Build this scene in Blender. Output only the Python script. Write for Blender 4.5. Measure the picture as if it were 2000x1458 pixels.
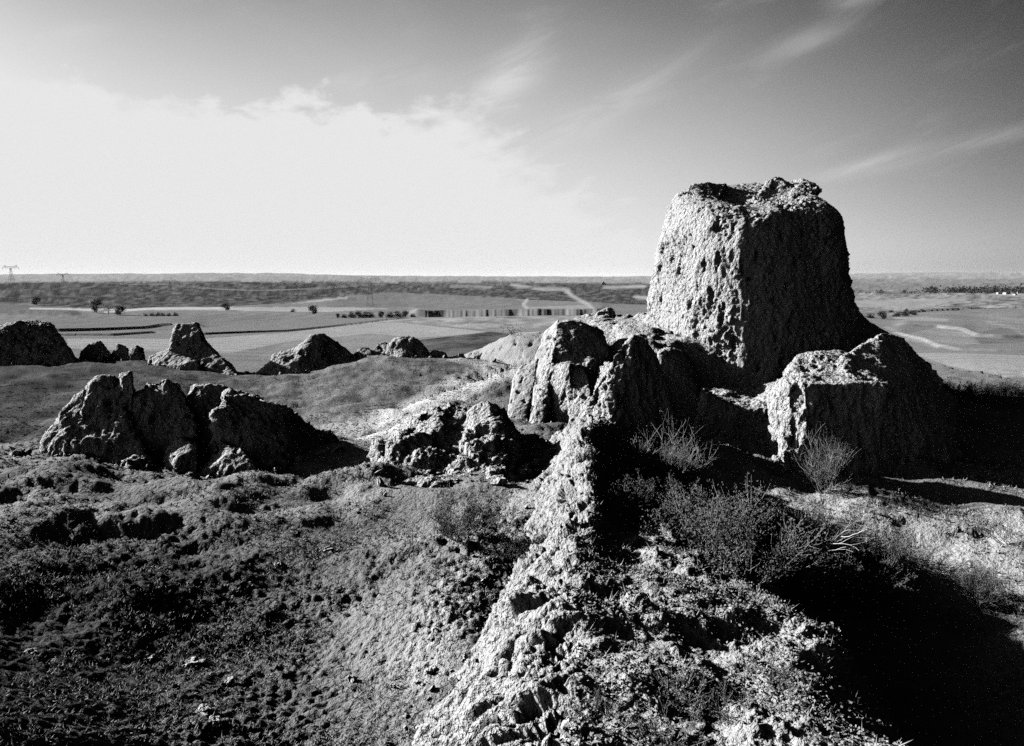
import bpy, bmesh, math, random
import numpy as np
from mathutils import Vector

for o in list(bpy.data.objects): bpy.data.objects.remove(o, do_unlink=True)
SC = bpy.context.scene
COL = SC.collection
random.seed(7)
RNG = np.random.default_rng(11)
R = math.radians

# ------------------------------------------------------------------ camera
F = 1500.0                       # focal length in photograph pixels (2000 wide)
PITCH = math.atan(185 / F)
CZ = 8.0                         # eye height above datum
cam = bpy.data.cameras.new('camera'); camo = bpy.data.objects.new('camera', cam); COL.objects.link(camo)
cam.sensor_width = 36; cam.lens = 36 * F / 2000; cam.clip_start = .05; cam.clip_end = 60000
camo.location = (0, 0, CZ); camo.rotation_euler = (math.pi / 2 - PITCH, 0, 0)
SC.camera = camo

# ------------------------------------------------------------------ sun, sky, exposure
SUN_AZ, SUN_EL = R(-68), R(20.5)   # azimuth from straight ahead (left is negative), elevation
sun = bpy.data.lights.new('sun', 'SUN'); suno = bpy.data.objects.new('sun', sun); COL.objects.link(suno)
sun.energy = 5.0; sun.angle = R(.5); sun.color = (1, 1, 1)
sdir = Vector((math.sin(SUN_AZ) * math.cos(SUN_EL), math.cos(SUN_AZ) * math.cos(SUN_EL), math.sin(SUN_EL)))
suno.rotation_euler = sdir.to_track_quat('Z', 'Y').to_euler(); suno.location = (-30, 10, 60)

W = bpy.data.worlds.new('World'); SC.world = W; W.use_nodes = True
nt = W.node_tree; nt.nodes.clear()
class NG:
    """small helper to write node maths as expressions"""
    def __init__(s, tree): s.t = tree
    def n(s, kind, **kw):
        x = s.t.nodes.new(kind)
        for k, v in kw.items(): setattr(x, k, v)
        return x
    def put(s, sock, v):
        if isinstance(v, bpy.types.NodeSocket): s.t.links.new(v, sock)
        else: sock.default_value = v
    def m(s, op, a, b=0.0, c=0.0, clamp=False):
        x = s.n('ShaderNodeMath', operation=op, use_clamp=clamp)
        s.put(x.inputs[0], a); s.put(x.inputs[1], b); s.put(x.inputs[2], c)
        return x.outputs[0]
    def mr(s, v, a, b, c=0.0, d=1.0, interp='SMOOTHSTEP'):
        x = s.n('ShaderNodeMapRange', interpolation_type=interp)
        s.put(x.inputs['Value'], v)
        for nm, q in zip(('From Min', 'From Max', 'To Min', 'To Max'), (a, b, c, d)): s.put(x.inputs[nm], q)
        return x.outputs['Result']
    def comb(s, x, y, z):
        q = s.n('ShaderNodeCombineXYZ'); s.put(q.inputs[0], x); s.put(q.inputs[1], y); s.put(q.inputs[2], z); return q.outputs[0]
    def noise(s, vec, scale, detail=4, rough=.55, dist=0.0):
        q = s.n('ShaderNodeTexNoise'); s.put(q.inputs['Vector'], vec); q.inputs['Scale'].default_value = scale
        q.inputs['Detail'].default_value = detail; q.inputs['Roughness'].default_value = rough; q.inputs['Distortion'].default_value = dist
        return q.outputs['Fac']
    def curve(s, v, pts):
        q = s.n('ShaderNodeFloatCurve'); s.put(q.inputs['Value'], v); c = q.mapping.curves[0]
        while len(c.points) < len(pts): c.points.new(.5, .5)
        for p, (a, b) in zip(c.points, pts): p.location = (a, b); p.handle_type = 'AUTO'
        q.mapping.update(); return q.outputs[0]
    def mix(s, f, a, b):
        return s.m('ADD', s.m('MULTIPLY', a, s.m('SUBTRACT', 1.0, f)), s.m('MULTIPLY', b, f))
g = NG(nt)
tc = g.n('ShaderNodeTexCoord'); D3 = tc.outputs['Generated']
sp = g.n('ShaderNodeSeparateXYZ'); nt.links.new(D3, sp.inputs[0]); dx, dy, dz = sp.outputs
az = g.m('MULTIPLY', g.m('ARCTAN2', dx, dy), 180 / math.pi)      # degrees from straight ahead
el = g.m('MULTIPLY', g.m('ARCSINE', dz), 180 / math.pi)
sky = g.n('ShaderNodeTexSky', sky_type='NISHITA'); sky.sun_disc = False
sky.sun_elevation = SUN_EL; sky.sun_rotation = SUN_AZ; sky.altitude = 1200; sky.air_density = 1.0; sky.dust_density = 2.2; sky.ozone_density = 1.0
sep = g.n('ShaderNodeSeparateColor'); nt.links.new(sky.outputs[0], sep.inputs[0])
red = sep.outputs[0]             # black-and-white picture through a red filter
base = g.m('MULTIPLY', g.m('POWER', red, 2.0), 0.25)
dotv = g.n('ShaderNodeVectorMath', operation='DOT_PRODUCT'); nt.links.new(D3, dotv.inputs[0]); dotv.inputs[1].default_value = sdir
base = g.m('MULTIPLY', base, g.mr(dotv.outputs['Value'], -.75, .2, .03, 1.0))
base = g.m('MULTIPLY', base, g.mr(el, 8.0, 34.0, 1.0, .12))
cloudvec = g.comb(az, g.m('MULTIPLY', el, 1.9), 0.0)
n1 = g.noise(cloudvec, .085, 5, .55, .6)
n2 = g.noise(cloudvec, .40, 5, .6, .2)
n3 = g.noise(g.comb(g.m('MULTIPLY', g.m('ADD', az, g.m('MULTIPLY', el, .45)), .55), g.m('MULTIPLY', g.m('SUBTRACT', el, g.m('MULTIPLY', az, .36)), 2.4), 3.0), .17, 6, .62, .7)   # drawn out along the wind
# thin bright veil on the sun's side of the sky
A = lambda d: (d + 180) / 360
azn = g.m('DIVIDE', g.m('ADD', az, 180.0), 360.0)
veil = g.m('MULTIPLY', g.mr(az, -14.0, 40.0, 1.0, 0.0), g.mr(az, -175.0, -125.0, 0.0, 1.0))
veil = g.m('MULTIPLY', veil, g.mr(el, 4.0, 34.0, .60, .02))
veil = g.m('MULTIPLY', veil, g.m('ADD', .82, g.m('MULTIPLY', n1, .36)))
# cloud bank low round the sun's side of the horizon
top = g.m('MULTIPLY', g.curve(azn, [(0, .02), (A(-160), .05), (A(-125), .28), (A(-80), .36), (A(-35), .29), (A(-27), .31), (A(-20), .30), (A(-16), .325), (A(-12), .325), (A(-9), .315), (A(-3), .31), (A(2), .27), (A(7), .215), (A(12), .16), (A(22), .06), (A(40), .02), (1, .02)]), 40.0)
edge = g.m('ADD', top, g.m('ADD', g.m('MULTIPLY', g.m('SUBTRACT', n1, .5), 5.0), g.m('MULTIPLY', g.m('SUBTRACT', n2, .5), 6.5)))
edge = g.m('ADD', edge, g.m('MULTIPLY', g.m('MULTIPLY', g.m('SUBTRACT', n3, .5), 13.0), g.mr(az, -9.0, 6.0)))
soft = g.mr(az, -10.0, 6.0, 1.0, 4.2)
bank = g.mr(g.m('DIVIDE', g.m('SUBTRACT', edge, el), soft), -.7, 1.7)
bankamt = g.m('MULTIPLY', bank, g.mr(az, 6.0, 24.0, 1.0, 0.0))
bankamt = g.m('MULTIPLY', bankamt, g.mr(az, -165.0, -115.0, 0.0, 1.0))
glow = g.m('MULTIPLY', g.mr(az, 0.0, 40.0, .86, 0.0), g.mr(el, 0.0, 20.0, 1.0, 0.0))
glow = g.m('MULTIPLY', glow, g.mr(az, -165.0, -115.0, 0.0, 1.0))
bankamt = g.m('MAXIMUM', bankamt, glow)
cir = g.m('MULTIPLY', g.m('MULTIPLY', g.mr(n3, .50, .78), g.mr(n1, .40, .62)), .10)
tex = g.mr(n3, .34, .64)
def streak(a0, e0, ang, la, lb, amt):
    ua = g.m('SUBTRACT', az, a0); ue = g.m('SUBTRACT', el, e0)
    p = g.m('DIVIDE', g.m('ADD', g.m('MULTIPLY', ua, math.cos(ang)), g.m('MULTIPLY', ue, math.sin(ang))), la)
    q = g.m('DIVIDE', g.m('ADD', g.m('MULTIPLY', ua, -math.sin(ang)), g.m('MULTIPLY', ue, math.cos(ang))), lb)
    e = g.m('EXPONENT', g.m('MULTIPLY', g.m('ADD', g.m('MULTIPLY', p, p), g.m('MULTIPLY', q, q)), -1.0))
    return g.m('MULTIPLY', e, amt)
st = None
for a in ((20.3, 15.4, R(12), 2.6, .8, .2), (22.8, 17.6, R(6), 1.5, .5, .22), (24.0, 19.0, R(35), 2.0, .7, .05), (24.0, 7.3, R(9), 3.2, .55, .34), (31.0, 8.6, R(7), 5.0, .5, .16),
          (-.5, 13.8, R(40), 3.6, 1.5, .62), (6.0, 11.6, R(27), 7.0, 1.1, .30), (-29.0, 14.6, R(5), 5.0, .8, .18), (-9.0, 14.0, R(10), 4.0, .7, .25)):
    s_ = streak(*a); st = s_ if st is None else g.m('ADD', st, s_)
st = g.m('MULTIPLY', st, tex)
free = g.m('MULTIPLY', g.m('SUBTRACT', 1.0, bankamt), g.m('SUBTRACT', 1.0, veil))
free = g.m('MULTIPLY', free, g.m('SUBTRACT', 1.0, g.m('MINIMUM', g.m('ADD', cir, st), 1.0)))
lum = g.mix(g.m('SUBTRACT', 1.0, free), g.m('MINIMUM', base, 6.0), 6.0)
lum = g.m('MULTIPLY', lum, .66)
bg = g.n('ShaderNodeBackground'); nt.links.new(lum, bg.inputs['Color']); bg.inputs['Strength'].default_value = .05
W.cycles.sampling_method = 'MANUAL'; W.cycles.sample_map_resolution = 512
wo = g.n('ShaderNodeOutputWorld'); nt.links.new(bg.outputs[0], wo.inputs[0])

vs = SC.view_settings; vs.view_transform = 'Standard'; vs.look = 'None'; vs.exposure = 2.0; vs.gamma = 1.0
cy = SC.cycles; cy.max_bounces = 4; cy.diffuse_bounces = 0; cy.glossy_bounces = 1; cy.volume_bounces = 0
cy.use_denoising = False

# ------------------------------------------------------------------ numpy noise
def _hash(i, j, k, s):
    h = (i * np.uint32(374761393) + j * np.uint32(668265263) + k * np.uint32(2246822519) + np.uint32(s) * np.uint32(3266489917))
    h = (h ^ (h >> np.uint32(13))) * np.uint32(1274126177)
    return h ^ (h >> np.uint32(16))
_G = np.array([(1,1,0),(-1,1,0),(1,-1,0),(-1,-1,0),(1,0,1),(-1,0,1),(1,0,-1),(-1,0,-1),(0,1,1),(0,-1,1),(0,1,-1),(0,-1,-1),(1,1,0),(0,-1,1),(-1,1,0),(0,-1,-1)], np.float32)
def perlin(p, seed=0):
    p = np.asarray(p, np.float32); out = np.empty(len(p), np.float32)
    for a in range(0, len(p), 200000):
        q = p[a:a + 200000]; i = np.floor(q); f = q - i; i = i.astype(np.int32).astype(np.uint32)
        u = f * f * f * (f * (f * 6 - 15) + 10)
        acc = 0
        for c in range(8):
            ox, oy, oz = c & 1, c >> 1 & 1, c >> 2
            h = _hash(i[:, 0] + np.uint32(ox), i[:, 1] + np.uint32(oy), i[:, 2] + np.uint32(oz), seed) & np.uint32(15)
            gr = _G[h]
            d = gr[:, 0] * (f[:, 0] - ox) + gr[:, 1] * (f[:, 1] - oy) + gr[:, 2] * (f[:, 2] - oz)
            w = (u[:, 0] if ox else 1 - u[:, 0]) * (u[:, 1] if oy else 1 - u[:, 1]) * (u[:, 2] if oz else 1 - u[:, 2])
            acc = acc + w * d
        out[a:a + 200000] = acc
    return out
def fbm(p, oct=4, seed=0, gain=.5):
    s = 0; a = 1.0; p = np.asarray(p, np.float32)
    for o in range(oct): s = s + a * perlin(p * (2.03 ** o) + 17.3 * o, seed + o); a *= gain
    return s
def billow(p, seed=0): return np.abs(perlin(p, seed)) * 2 - .45      # round lumps parted by creases
def crag(p, seed=0):                                                   # broken, sharp-edged crumble
    p = np.asarray(p, np.float32); return perlin(p, seed) * .75 - (np.abs(perlin(p * 1.17 + 7.7, seed + 50)) * 1.7 - .4) * .7
def rock(p, oct=6, seed=0, gain=.58):                                   # full range of sizes, part rounded, part sharp
    p = np.asarray(p, np.float32); s = 0; a = 1.0
    for o in range(oct):
        q = p * (2.07 ** o) + 13.1 * o; n = perlin(q, seed + 3 * o)
        s = s + a * ((n * .8 + (.25 - np.abs(perlin(q * .93 + 5.5, seed + 3 * o + 1))) * .75) if o < 4 else n); a *= gain
    return s
def sstep(x, a, b): t = np.clip((x - a) / (b - a), 0, 1); return t * t * (3 - 2 * t)

# ------------------------------------------------------------------ pixel / place helpers (photograph pixels -> world)
cT, sT = math.cos(PITCH), math.sin(PITCH)
def tanz(py): return math.tan(PITCH + math.atan((py - 729) / F))
def P(px, py, D):
    k = D / (F * cT + (729 - py) * sT)
    return Vector((k * (px - 1000), D, CZ - tanz(py) * D))
def Wz(px, D, zc):
    py = 729 + F * math.tan(math.atan(-zc / D) - PITCH); v = P(px, py, D); return v
def project(x, y, z):
    zz = z - CZ; dep = y * cT - zz * sT; up = y * sT + zz * cT
    dep = np.where(dep > .05, dep, np.nan)
    return 1000 + F * x / dep, 729 - F * up / dep

# ------------------------------------------------------------------ terrain base: smooth surface through surveyed points
CP = [  # (photo x, photo y, distance)
 (0,1458,6.9),(300,1458,8.1),(500,1458,8.4),(650,1458,8.5),(800,1458,8.5),(-300,1250,8.5),(0,1250,10.2),(300,1250,11.0),(600,1250,11.5),(880,1250,10.5),
 (-300,1050,13.8),(0,1050,14.4),(300,1050,15.3),(600,1050,15.8),(950,1050,15.2),(0,920,20),(300,905,22),(650,870,25),(1000,960,18.6),(1100,900,21.5),
 (600,830,31),(850,800,34),(1000,740,44),(600,740,45),(350,780,38),(100,800,35),(0,860,28),(-300,860,28),(200,702,52),(0,712,50),(-300,715,50),
 (350,715,50),(500,728,49),(700,697,51),(850,697,51),(950,700,50),(1050,700,50),
 (2000,1458,12.4),(2300,1458,12.0),(1750,1300,15.2),(2000,1300,14.6),(1650,1170,17.2),(1850,1150,17.6),(2000,1080,18.5),(2300,1080,18.5),(1700,990,21.5),(1450,885,26),(1550,905,26),(1300,950,22),
 (2000,960,23.5),(2000,862,33),(1900,795,40),(1900,750,52),(2000,750,52),(2300,750,52),(1300,800,34),(1300,740,44),(1600,760,42)]
CPZ = [ # (photo x, distance, height below eye)
 (-300,2,-4),(0,3,-4.1),(500,4,-5.2),(900,4,-5.5),(1500,4,-7.5),(2000,4,-7.5),(2300,4,-7.2),(1600,9,-8.2),(1000,10,-5.3),(1400,12,-7.0),(1300,16,-6.6),(1100,16,-5.4),(1000,13,-5.3),(950,7,-5.6)]
for px in (-300, 100, 450, 800, 1050): CPZ += [(px, 62, -8.0), (px, 85, -10.5)]
CPZ += [(500, 55, -7.2)]
for px, pts in ((-300, [(668,150),(640,270),(622,400),(606,560),(590,760),(572,1000)]), (150, [(672,150),(645,270),(625,400),(608,560),(592,760),(572,1000)]), (500, [(676,150),(645,270),(622,400),(604,560),(596,700),(575,1050)]),
                (800, [(676,150),(648,260),(622,400),(604,620),(590,850),(572,1150)]), (1050, [(672,150),(640,270),(618,400),(600,640),(585,880),(568,1250)]),
                (1350, [(690,130),(640,270),(612,450),(590,900),(565,1500)]), (1650, [(725,75),(690,125),(640,250),(612,450),(590,900),(572,1600)]),
                (1950, [(725,75),(692,125),(650,230),(615,430),(592,900),(572,1600)]), (2300, [(725,75),(692,125),(650,230),(615,430),(592,900),(572,1600)])):
    for py, D in pts: CP.append((px, py, D))
# the dark ridge and the far plateau
for px, (a, da), (b, db) in ((-300,(553,1350),(541,9000)),(100,(553,1350),(537,9000)),(500,(552,1450),(535,9000)),(800,(556,1600),(540,9500)),(1050,(557,1900),(541,9500)),(1350,(556,2200),(540,9500)),(1650,(556,2600),(535,9500)),(1950,(556,2600),(533,9500)),(2300,(556,2600),(533,9500))):
    CP += [(px, a, da), (px, (a + b) / 2 + 3, db * .5), (px, b, db), (px, b + 6, db * 2.2)]
    z0 = -tanz(a) * da
    if px < 1300: CPZ += [(px, da * 1.35, z0 - 22)]
pts, zs = [], []
for px, py, D in CP: v = P(px, py, D); pts.append((math.atan2(v.x, v.y) * 2.2, math.log(math.hypot(v.x, v.y)))); zs.append(v.z)
for px, D, z in CPZ: v = Wz(px, D, z); pts.append((math.atan2(v.x, v.y) * 2.2, math.log(math.hypot(v.x, v.y)))); zs.append(v.z)
pts = np.array(pts); zs = np.array(zs)
rr_ = np.exp(pts[:, 1]); tv = (zs - CZ) / rr_                      # interpolate slope below eye level, then rebuild height
def tps(r2): return np.where(r2 > 1e-12, .5 * r2 * np.log(r2 + 1e-12), 0)
n_ = len(pts); K = tps(((pts[:, None] - pts[None]) ** 2).sum(-1)) + np.eye(n_) * 2e-3
Q = np.c_[np.ones(n_), pts]; Mx = np.block([[K, Q], [Q.T, np.zeros((3, 3))]])
wgt = np.linalg.solve(Mx, np.r_[tv, np.zeros(3)])
def hbase(x, y):
    x = np.atleast_1d(np.asarray(x, float)); y = np.atleast_1d(np.asarray(y, float))
    a_full = np.arctan2(x, y); r = np.maximum(np.hypot(x, y), 1.5)
    a = np.clip(a_full, -R(44), R(44)); q = np.c_[a * 2.2, np.log(np.clip(r, 2.2, 26000))]
    t = np.empty(len(q))
    for i in range(0, len(q), 40000):
        s = q[i:i + 40000]; d2 = ((s[:, None] - pts[None]) ** 2).sum(-1)
        t[i:i + 40000] = tps(d2) @ wgt[:n_] + wgt[n_] + s @ wgt[n_ + 1:]
    z = CZ + t * np.clip(r, 2.2, 1e9)
    back = CZ - 5.5 - 20 * sstep(np.log(r), math.log(60), math.log(700)) + 30 * sstep(np.log(r), math.log(1200), math.log(9000))
    w = sstep(np.abs(a_full), R(48), R(110))
    return z * (1 - w) + back * w
_rs = np.exp(np.linspace(math.log(3), math.log(15000), 1500))
def ground_hit(px, py, fn=hbase):
    v = P(px, py, 1.0); hx = v.x; t = v.z - CZ
    zz = fn(_rs * hx, _rs); ray = CZ + t * _rs
    i = np.argmax(zz >= ray)
    if not (zz >= ray).any(): i = len(_rs) - 1
    if i == 0: D = _rs[0]
    else:
        a, b = (ray - zz)[i - 1], (ray - zz)[i]; f = a / (a - b); D = _rs[i - 1] * (1 - f) + _rs[i] * f
    return P(px, py, D)

# terrace lips and field banks: (polyline in photo pixels, step height m, width m, fade m)
STEPS = [([(-40,652),(120,652),(200,649),(280,645),(335,636),(400,642)], .95, 1.0, 70),
         ([(-40,660),(110,657),(220,657),(300,652),(400,655),(560,648),(700,632),(790,620)], .6, 1.0, 60),
         ([(-40,612),(30,613),(100,616),(156,619)], 1.4, 2, 120),
         ([(800,619),(870,618),(1000,617),(1160,617),(1190,617)], 3.6, 9.0, 150),
         ([(1730,690),(1800,705),(1850,716),(1900,728),(1960,738),(2100,745)], -1.0, 3, 30),
         ([(1740,650),(1800,664),(1830,677),(1870,684),(1950,688),(2100,691)], .45, 4, 60),
         ([(1750,640),(1830,642),(1880,648),(1905,660),(1960,664),(2100,662)], .9, 8, 60),
         ([(1740,618),(1800,612),(1900,606),(1960,600),(2100,596)], 1.2, 5, 120)]
_steps = []
for pl, h, w, L in STEPS:
    q = [ground_hit(*p) for p in pl]
    a_ = np.array([math.atan2(v.x, v.y) for v in q]); r_ = np.array([math.hypot(v.x, v.y) for v in q])
    _steps.append((a_, r_, h, w, L))
def hmacro(x, y):
    x = np.atleast_1d(np.asarray(x, float)); y = np.atleast_1d(np.asarray(y, float))
    z = hbase(x, y); a = np.arctan2(x, y); r = np.hypot(x, y)
    for a_, r_, h, w, L in _steps:
        rl = np.interp(a, a_, r_) + (6 if w == 9.0 else 0) + perlin(np.c_[a * 90, a * 0, a * 0 + h], 3) * min(w, 2.5) * .5
        ends = sstep(a, a_[0] - .004, a_[0] + .012) * (1 - sstep(a, a_[-1] - .012, a_[-1] + .004))
        z = z + h * sstep(r - rl, 0, w) * np.exp(-np.maximum(r - rl - w, 0) / L) * ends
    far = sstep(r, 90, 600)
    z = z + far * fbm(np.c_[x / 160, y / 160, x * 0], 4, 5) * np.clip(r / 260, .3, 5)
    z = z + sstep(r, 2500, 6000) * fbm(np.c_[x / 900, y / 900, x * 0], 3, 9) * 16
    return z
def on_ground(px, py): return ground_hit(px, py, hmacro)

# ------------------------------------------------------------------ materials
def new_mat(name):
    m = bpy.data.materials.new(name); m.use_nodes = True; t = m.node_tree; t.nodes.clear(); k = NG(t)
    b = k.n('ShaderNodeBsdfDiffuse'); o = k.n('ShaderNodeOutputMaterial'); t.links.new(b.outputs[0], o.inputs[0])
    return m, k, b
def grey(k, v): return k.comb(v, v, v)
def bump(k, b, h, strength, dist):
    q = k.n('ShaderNodeBump'); q.inputs['Strength'].default_value = strength; q.inputs['Distance'].default_value = dist
    k.put(q.inputs['Height'], h); k.t.links.new(q.outputs[0], b.inputs['Normal'])
def earth(name, val, var, sc=1.0, bd=.05, lay=0.0, fs=5.0):
    m, k, b = new_mat(name)
    c = k.n('ShaderNodeTexCoord').outputs['Object']
    n1 = k.noise(c, 1.1 * sc, 6, .65); n2 = k.noise(c, 9 * sc, 5, .7)
    stretch = k.n('ShaderNodeMapping'); k.t.links.new(c, stretch.inputs[0]); stretch.inputs['Scale'].default_value = (.5, .5, 5)
    n4 = k.noise(stretch.outputs[0], 1.4, 4, .6)
    v = k.m('ADD', val, k.m('MULTIPLY', k.m('SUBTRACT', n1, .5), var * 2))
    v = k.m('ADD', v, k.m('MULTIPLY', k.m('SUBTRACT', n2, .5), var * 1.6))
    v = k.m('ADD', v, k.m('MULTIPLY', k.m('SUBTRACT', n4, .5), lay))
    v = k.m('MAXIMUM', v, .03)
    k.put(b.inputs['Color'], grey(k, v))
    vo = k.n('ShaderNodeTexVoronoi'); k.t.links.new(c, vo.inputs['Vector']); vo.inputs['Scale'].default_value = 9 * sc
    n3 = k.noise(c, fs, 3.2, .62)
    h = k.m('ADD', k.m('MULTIPLY', vo.outputs['Distance'], -.15), k.m('MULTIPLY', n3, 1.5))
    bump(k, b, h, 1.0, bd)
    return m
M = {}
M['earth'] = earth('rammed_earth', .25, .06, 1.0, .24, .04, 6)
M['earth_far'] = earth('rammed_earth_weathered', .20, .05, .7, .22, .03, 3.0)
M['earth_near'] = earth('rammed_earth_close', .215, .06, 1.4, .085, .03, 13)
M['slope'] = earth('rubbly_slope_soil', .20, .05, 1.2, .07, 0, 14)
M['plaster'] = earth('smooth_loess', .23, .04, 1.0, .05, .03, 6)
m, k, b = new_mat('ground_soil')
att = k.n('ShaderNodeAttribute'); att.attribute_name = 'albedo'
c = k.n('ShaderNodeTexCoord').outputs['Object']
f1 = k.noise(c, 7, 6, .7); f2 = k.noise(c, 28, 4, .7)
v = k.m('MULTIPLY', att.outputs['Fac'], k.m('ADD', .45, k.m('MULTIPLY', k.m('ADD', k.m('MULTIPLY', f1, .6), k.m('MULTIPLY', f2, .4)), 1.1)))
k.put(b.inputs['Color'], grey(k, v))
bump(k, b, k.noise(c, 9, 3.5, .65), 1.0, .11)
M['ground'] = m
def flat_mat(name, val, var=.25, sc=20):
    m, k, b = new_mat(name); c = k.n('ShaderNodeTexCoord').outputs['Object']
    k.put(b.inputs['Color'], grey(k, k.m('MULTIPLY', val, k.m('ADD', 1 - var, k.m('MULTIPLY', k.noise(c, sc, 3), 2 * var))))); return m
M['bark'] = flat_mat('dry_bark', .22, .4, 30)
M['twig'] = flat_mat('dry_twig', .16, .45, 40)
M['leaf_dry'] = flat_mat('small_dry_leaf', .065, .6, 9)
M['leaf_dark'] = flat_mat('dark_leaf', .024, .4, 2)
M['cover'] = flat_mat('withered_ground_leaf', .15, .6, 5)
M['grass'] = flat_mat('dry_grass', .20, .5, 8)
M['steel'] = flat_mat('galvanised_steel', .07, .2, 1)
M['wire'] = flat_mat('aluminium_wire', .4, .1, 1)
M['house_wall'] = flat_mat('limewash', .33, .1, 1)
M['house_roof'] = flat_mat('roof_tile', .1, .3, 1)

# ------------------------------------------------------------------ object helpers
def tag(o, label, cat, group=None):
    o['label'] = label; o['category'] = cat
    if group: o['group'] = group
    return o
def link(name, me, mat=None, parent=None):
    o = bpy.data.objects.new(name, me); COL.objects.link(o)
    if mat is not None and me is not None: me.materials.append(mat)
    if parent: o.parent = parent
    return o
def mesh_np(name, V, Fq, smooth=True):
    V = np.asarray(V, np.float32); Fq = np.asarray(Fq, np.int32); n = Fq.shape[1]
    me = bpy.data.meshes.new(name); me.vertices.add(len(V)); me.vertices.foreach_set('co', V.ravel())
    me.loops.add(Fq.size); me.loops.foreach_set('vertex_index', Fq.ravel())
    me.polygons.add(len(Fq)); me.polygons.foreach_set('loop_start', np.arange(0, Fq.size, n, dtype=np.int32))
    me.update(calc_edges=True)
    me.polygons.foreach_set('use_smooth', np.full(len(Fq), smooth)); me.update(); return me
def getv(me):
    V = np.empty(len(me.vertices) * 3, np.float32); me.vertices.foreach_get('co', V); return V.reshape(-1, 3)
def getn(me):
    N = np.empty(len(me.vertices) * 3, np.float32); me.vertex_normals.foreach_get('vector', N); return N.reshape(-1, 3)
def grid_faces(nr, nc, wrap=False):
    i = np.arange(nr - 1)[:, None] * nc; j = np.arange(nc if wrap else nc - 1)[None]; j2 = (j + 1) % nc
    return np.stack([i + j, i + j2, i + nc + j2, i + nc + j], -1).reshape(-1, 4)

# ------------------------------------------------------------------ ground sheet, to the horizon
ca = np.linspace(-R(40), R(40), 540)
co_ = np.linspace(R(40), R(320), 62)[1:-1]
ang = np.r_[ca, co_]
rad = [1.2, 2, 2.8, 3.6, 4.4, 5.0]
while rad[-1] < 60: rad.append(rad[-1] + max(.012, rad[-1] ** 2 / 2900 * (1.0 if rad[-1] > 8 else 1.25)))
while rad[-1] < 20000: rad.append(rad[-1] + max(.8, rad[-1] ** 2 / (65000 if 190 < rad[-1] < 330 else 26000) if rad[-1] < 3000 else rad[-1] * .08))
rad = np.array(rad)
AA, RR = np.meshgrid(ang, rad); X = (np.sin(AA) * RR).ravel(); Y = (np.cos(AA) * RR).ravel(); RRf = RR.ravel()
Z = hmacro(X, Y)
near = 1 - sstep(RRf, 55, 140)
infov = (np.abs(((AA.ravel() + math.pi) % (2 * math.pi)) - math.pi) < R(41))
det = (near > 0) & infov
p2 = np.c_[X, Y, Z]
q = p2[det]; rq = RRf[det]
rough = .55 + .9 * sstep(fbm(q * .22, 2, 31), -.3, .5)                  # some stretches smoother, others broken
left = sstep(-q[:, 0], -3, 2)
d = fbm(q * .45, 2, 21) * .22 * np.clip(rq / 14, .6, 1.4)
d += rock(q * 1.0, 4, 22, .62) * .075 * rough
d += np.where(rq < 45, rock(q * np.array([6.5, 7.5, 7]), 3, 35, .75) * .040 * rough, 0)
smooth_c = sstep(q[:, 1], 27, 33) * (q[:, 0] < 1)                           # the court behind is smoother turf
d *= 1 - .25 * smooth_c
HUM = [(640,975,1.5,.9,.45),(690,960,1.2,.7,.35),(230,1042,1.0,.5,.42),(120,1030,1.2,.8,.2),(320,985,1.4,.8,.4),(480,960,1.6,.8,.35),(900,1080,.9,.5,.25),(690,1105,.5,.35,.22),(800,1095,.6,.35,.22),(640,1190,.8,.5,.2),
       (420,1010,1.3,.7,.3),(560,1035,1.0,.6,.3),(60,960,1.5,.8,.35),(1750,1035,1.6,.6,.35),(1620,985,1.8,.6,.4),(1500,950,1.5,.6,.3),(1880,1060,1.6,.6,.3),(400,1180,1.2,.6,.25),(200,1200,1.3,.6,.25)]
for hx_, hy_, ra, rb, hh in HUM:
    c_ = ground_hit(hx_, hy_); ux = (q[:, 0] - c_.x) / ra; uy = (q[:, 1] - c_.y - rb) / rb
    wob = 1 + .35 * perlin(q * 1.7, 61)
    rr2 = np.sqrt(ux ** 2 + np.where(uy < 0, (uy * 1.6) ** 2, (uy * .45) ** 2)) * wob
    hump = np.clip(1 - rr2 ** 2, 0, 1) ** 1.2
    d += .5 * hh * hump * (1 + .15 * billow(q * 4.2, 62))
Z[det] += d * near[det]
# ---- ground colour: soil, turf, fields, paths, and painted corner darkening
alb = np.full(len(X), .20)
pxv, pyv = project(X, Y, hmacro(X, Y))
def inpoly(poly, x, y):
    r = np.zeros(len(x), bool); n = len(poly)
    for i in range(n):
        x1, y1 = poly[i]; x2, y2 = poly[(i + 1) % n]
        if y1 == y2: continue
        cnd = ((y1 > y) != (y2 > y)) & (x < (x2 - x1) * (y - y1) / (y2 - y1) + x1); r ^= cnd
    return r
def band(line, w, x, y):
    """distance to a polyline in photo pixels, inside w"""
    dmin = np.full(len(x), 1e9)
    for (x1, y1), (x2, y2) in zip(line[:-1], line[1:]):
        L2 = (x2 - x1) ** 2 + (y2 - y1) ** 2; t = np.clip(((x - x1) * (x2 - x1) + (y - y1) * (y2 - y1)) / L2, 0, 1)
        dmin = np.minimum(dmin, np.hypot(x - x1 - t * (x2 - x1), y - y1 - t * (y2 - y1)))
    return np.clip(1 - dmin / w, 0, 1)
ok = infov & ~np.isnan(pxv); pxs = np.where(ok, pxv, -9999); pys = np.where(ok, pyv, -9999)
far = RRf > 58
mott = fbm(np.c_[X / 9, Y / 9, X * 0], 4, 41)
spk = fbm(np.c_[X / 11, Y / 45, X * 0], 4, 43, .75)
alb[far] = .23 + .03 * mott[far]
def paint(poly, val, spe=.0, sel=far):
    msk = inpoly(poly, pxs, pys) & sel
    alb[msk] = val + spe * spk[msk]
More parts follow.
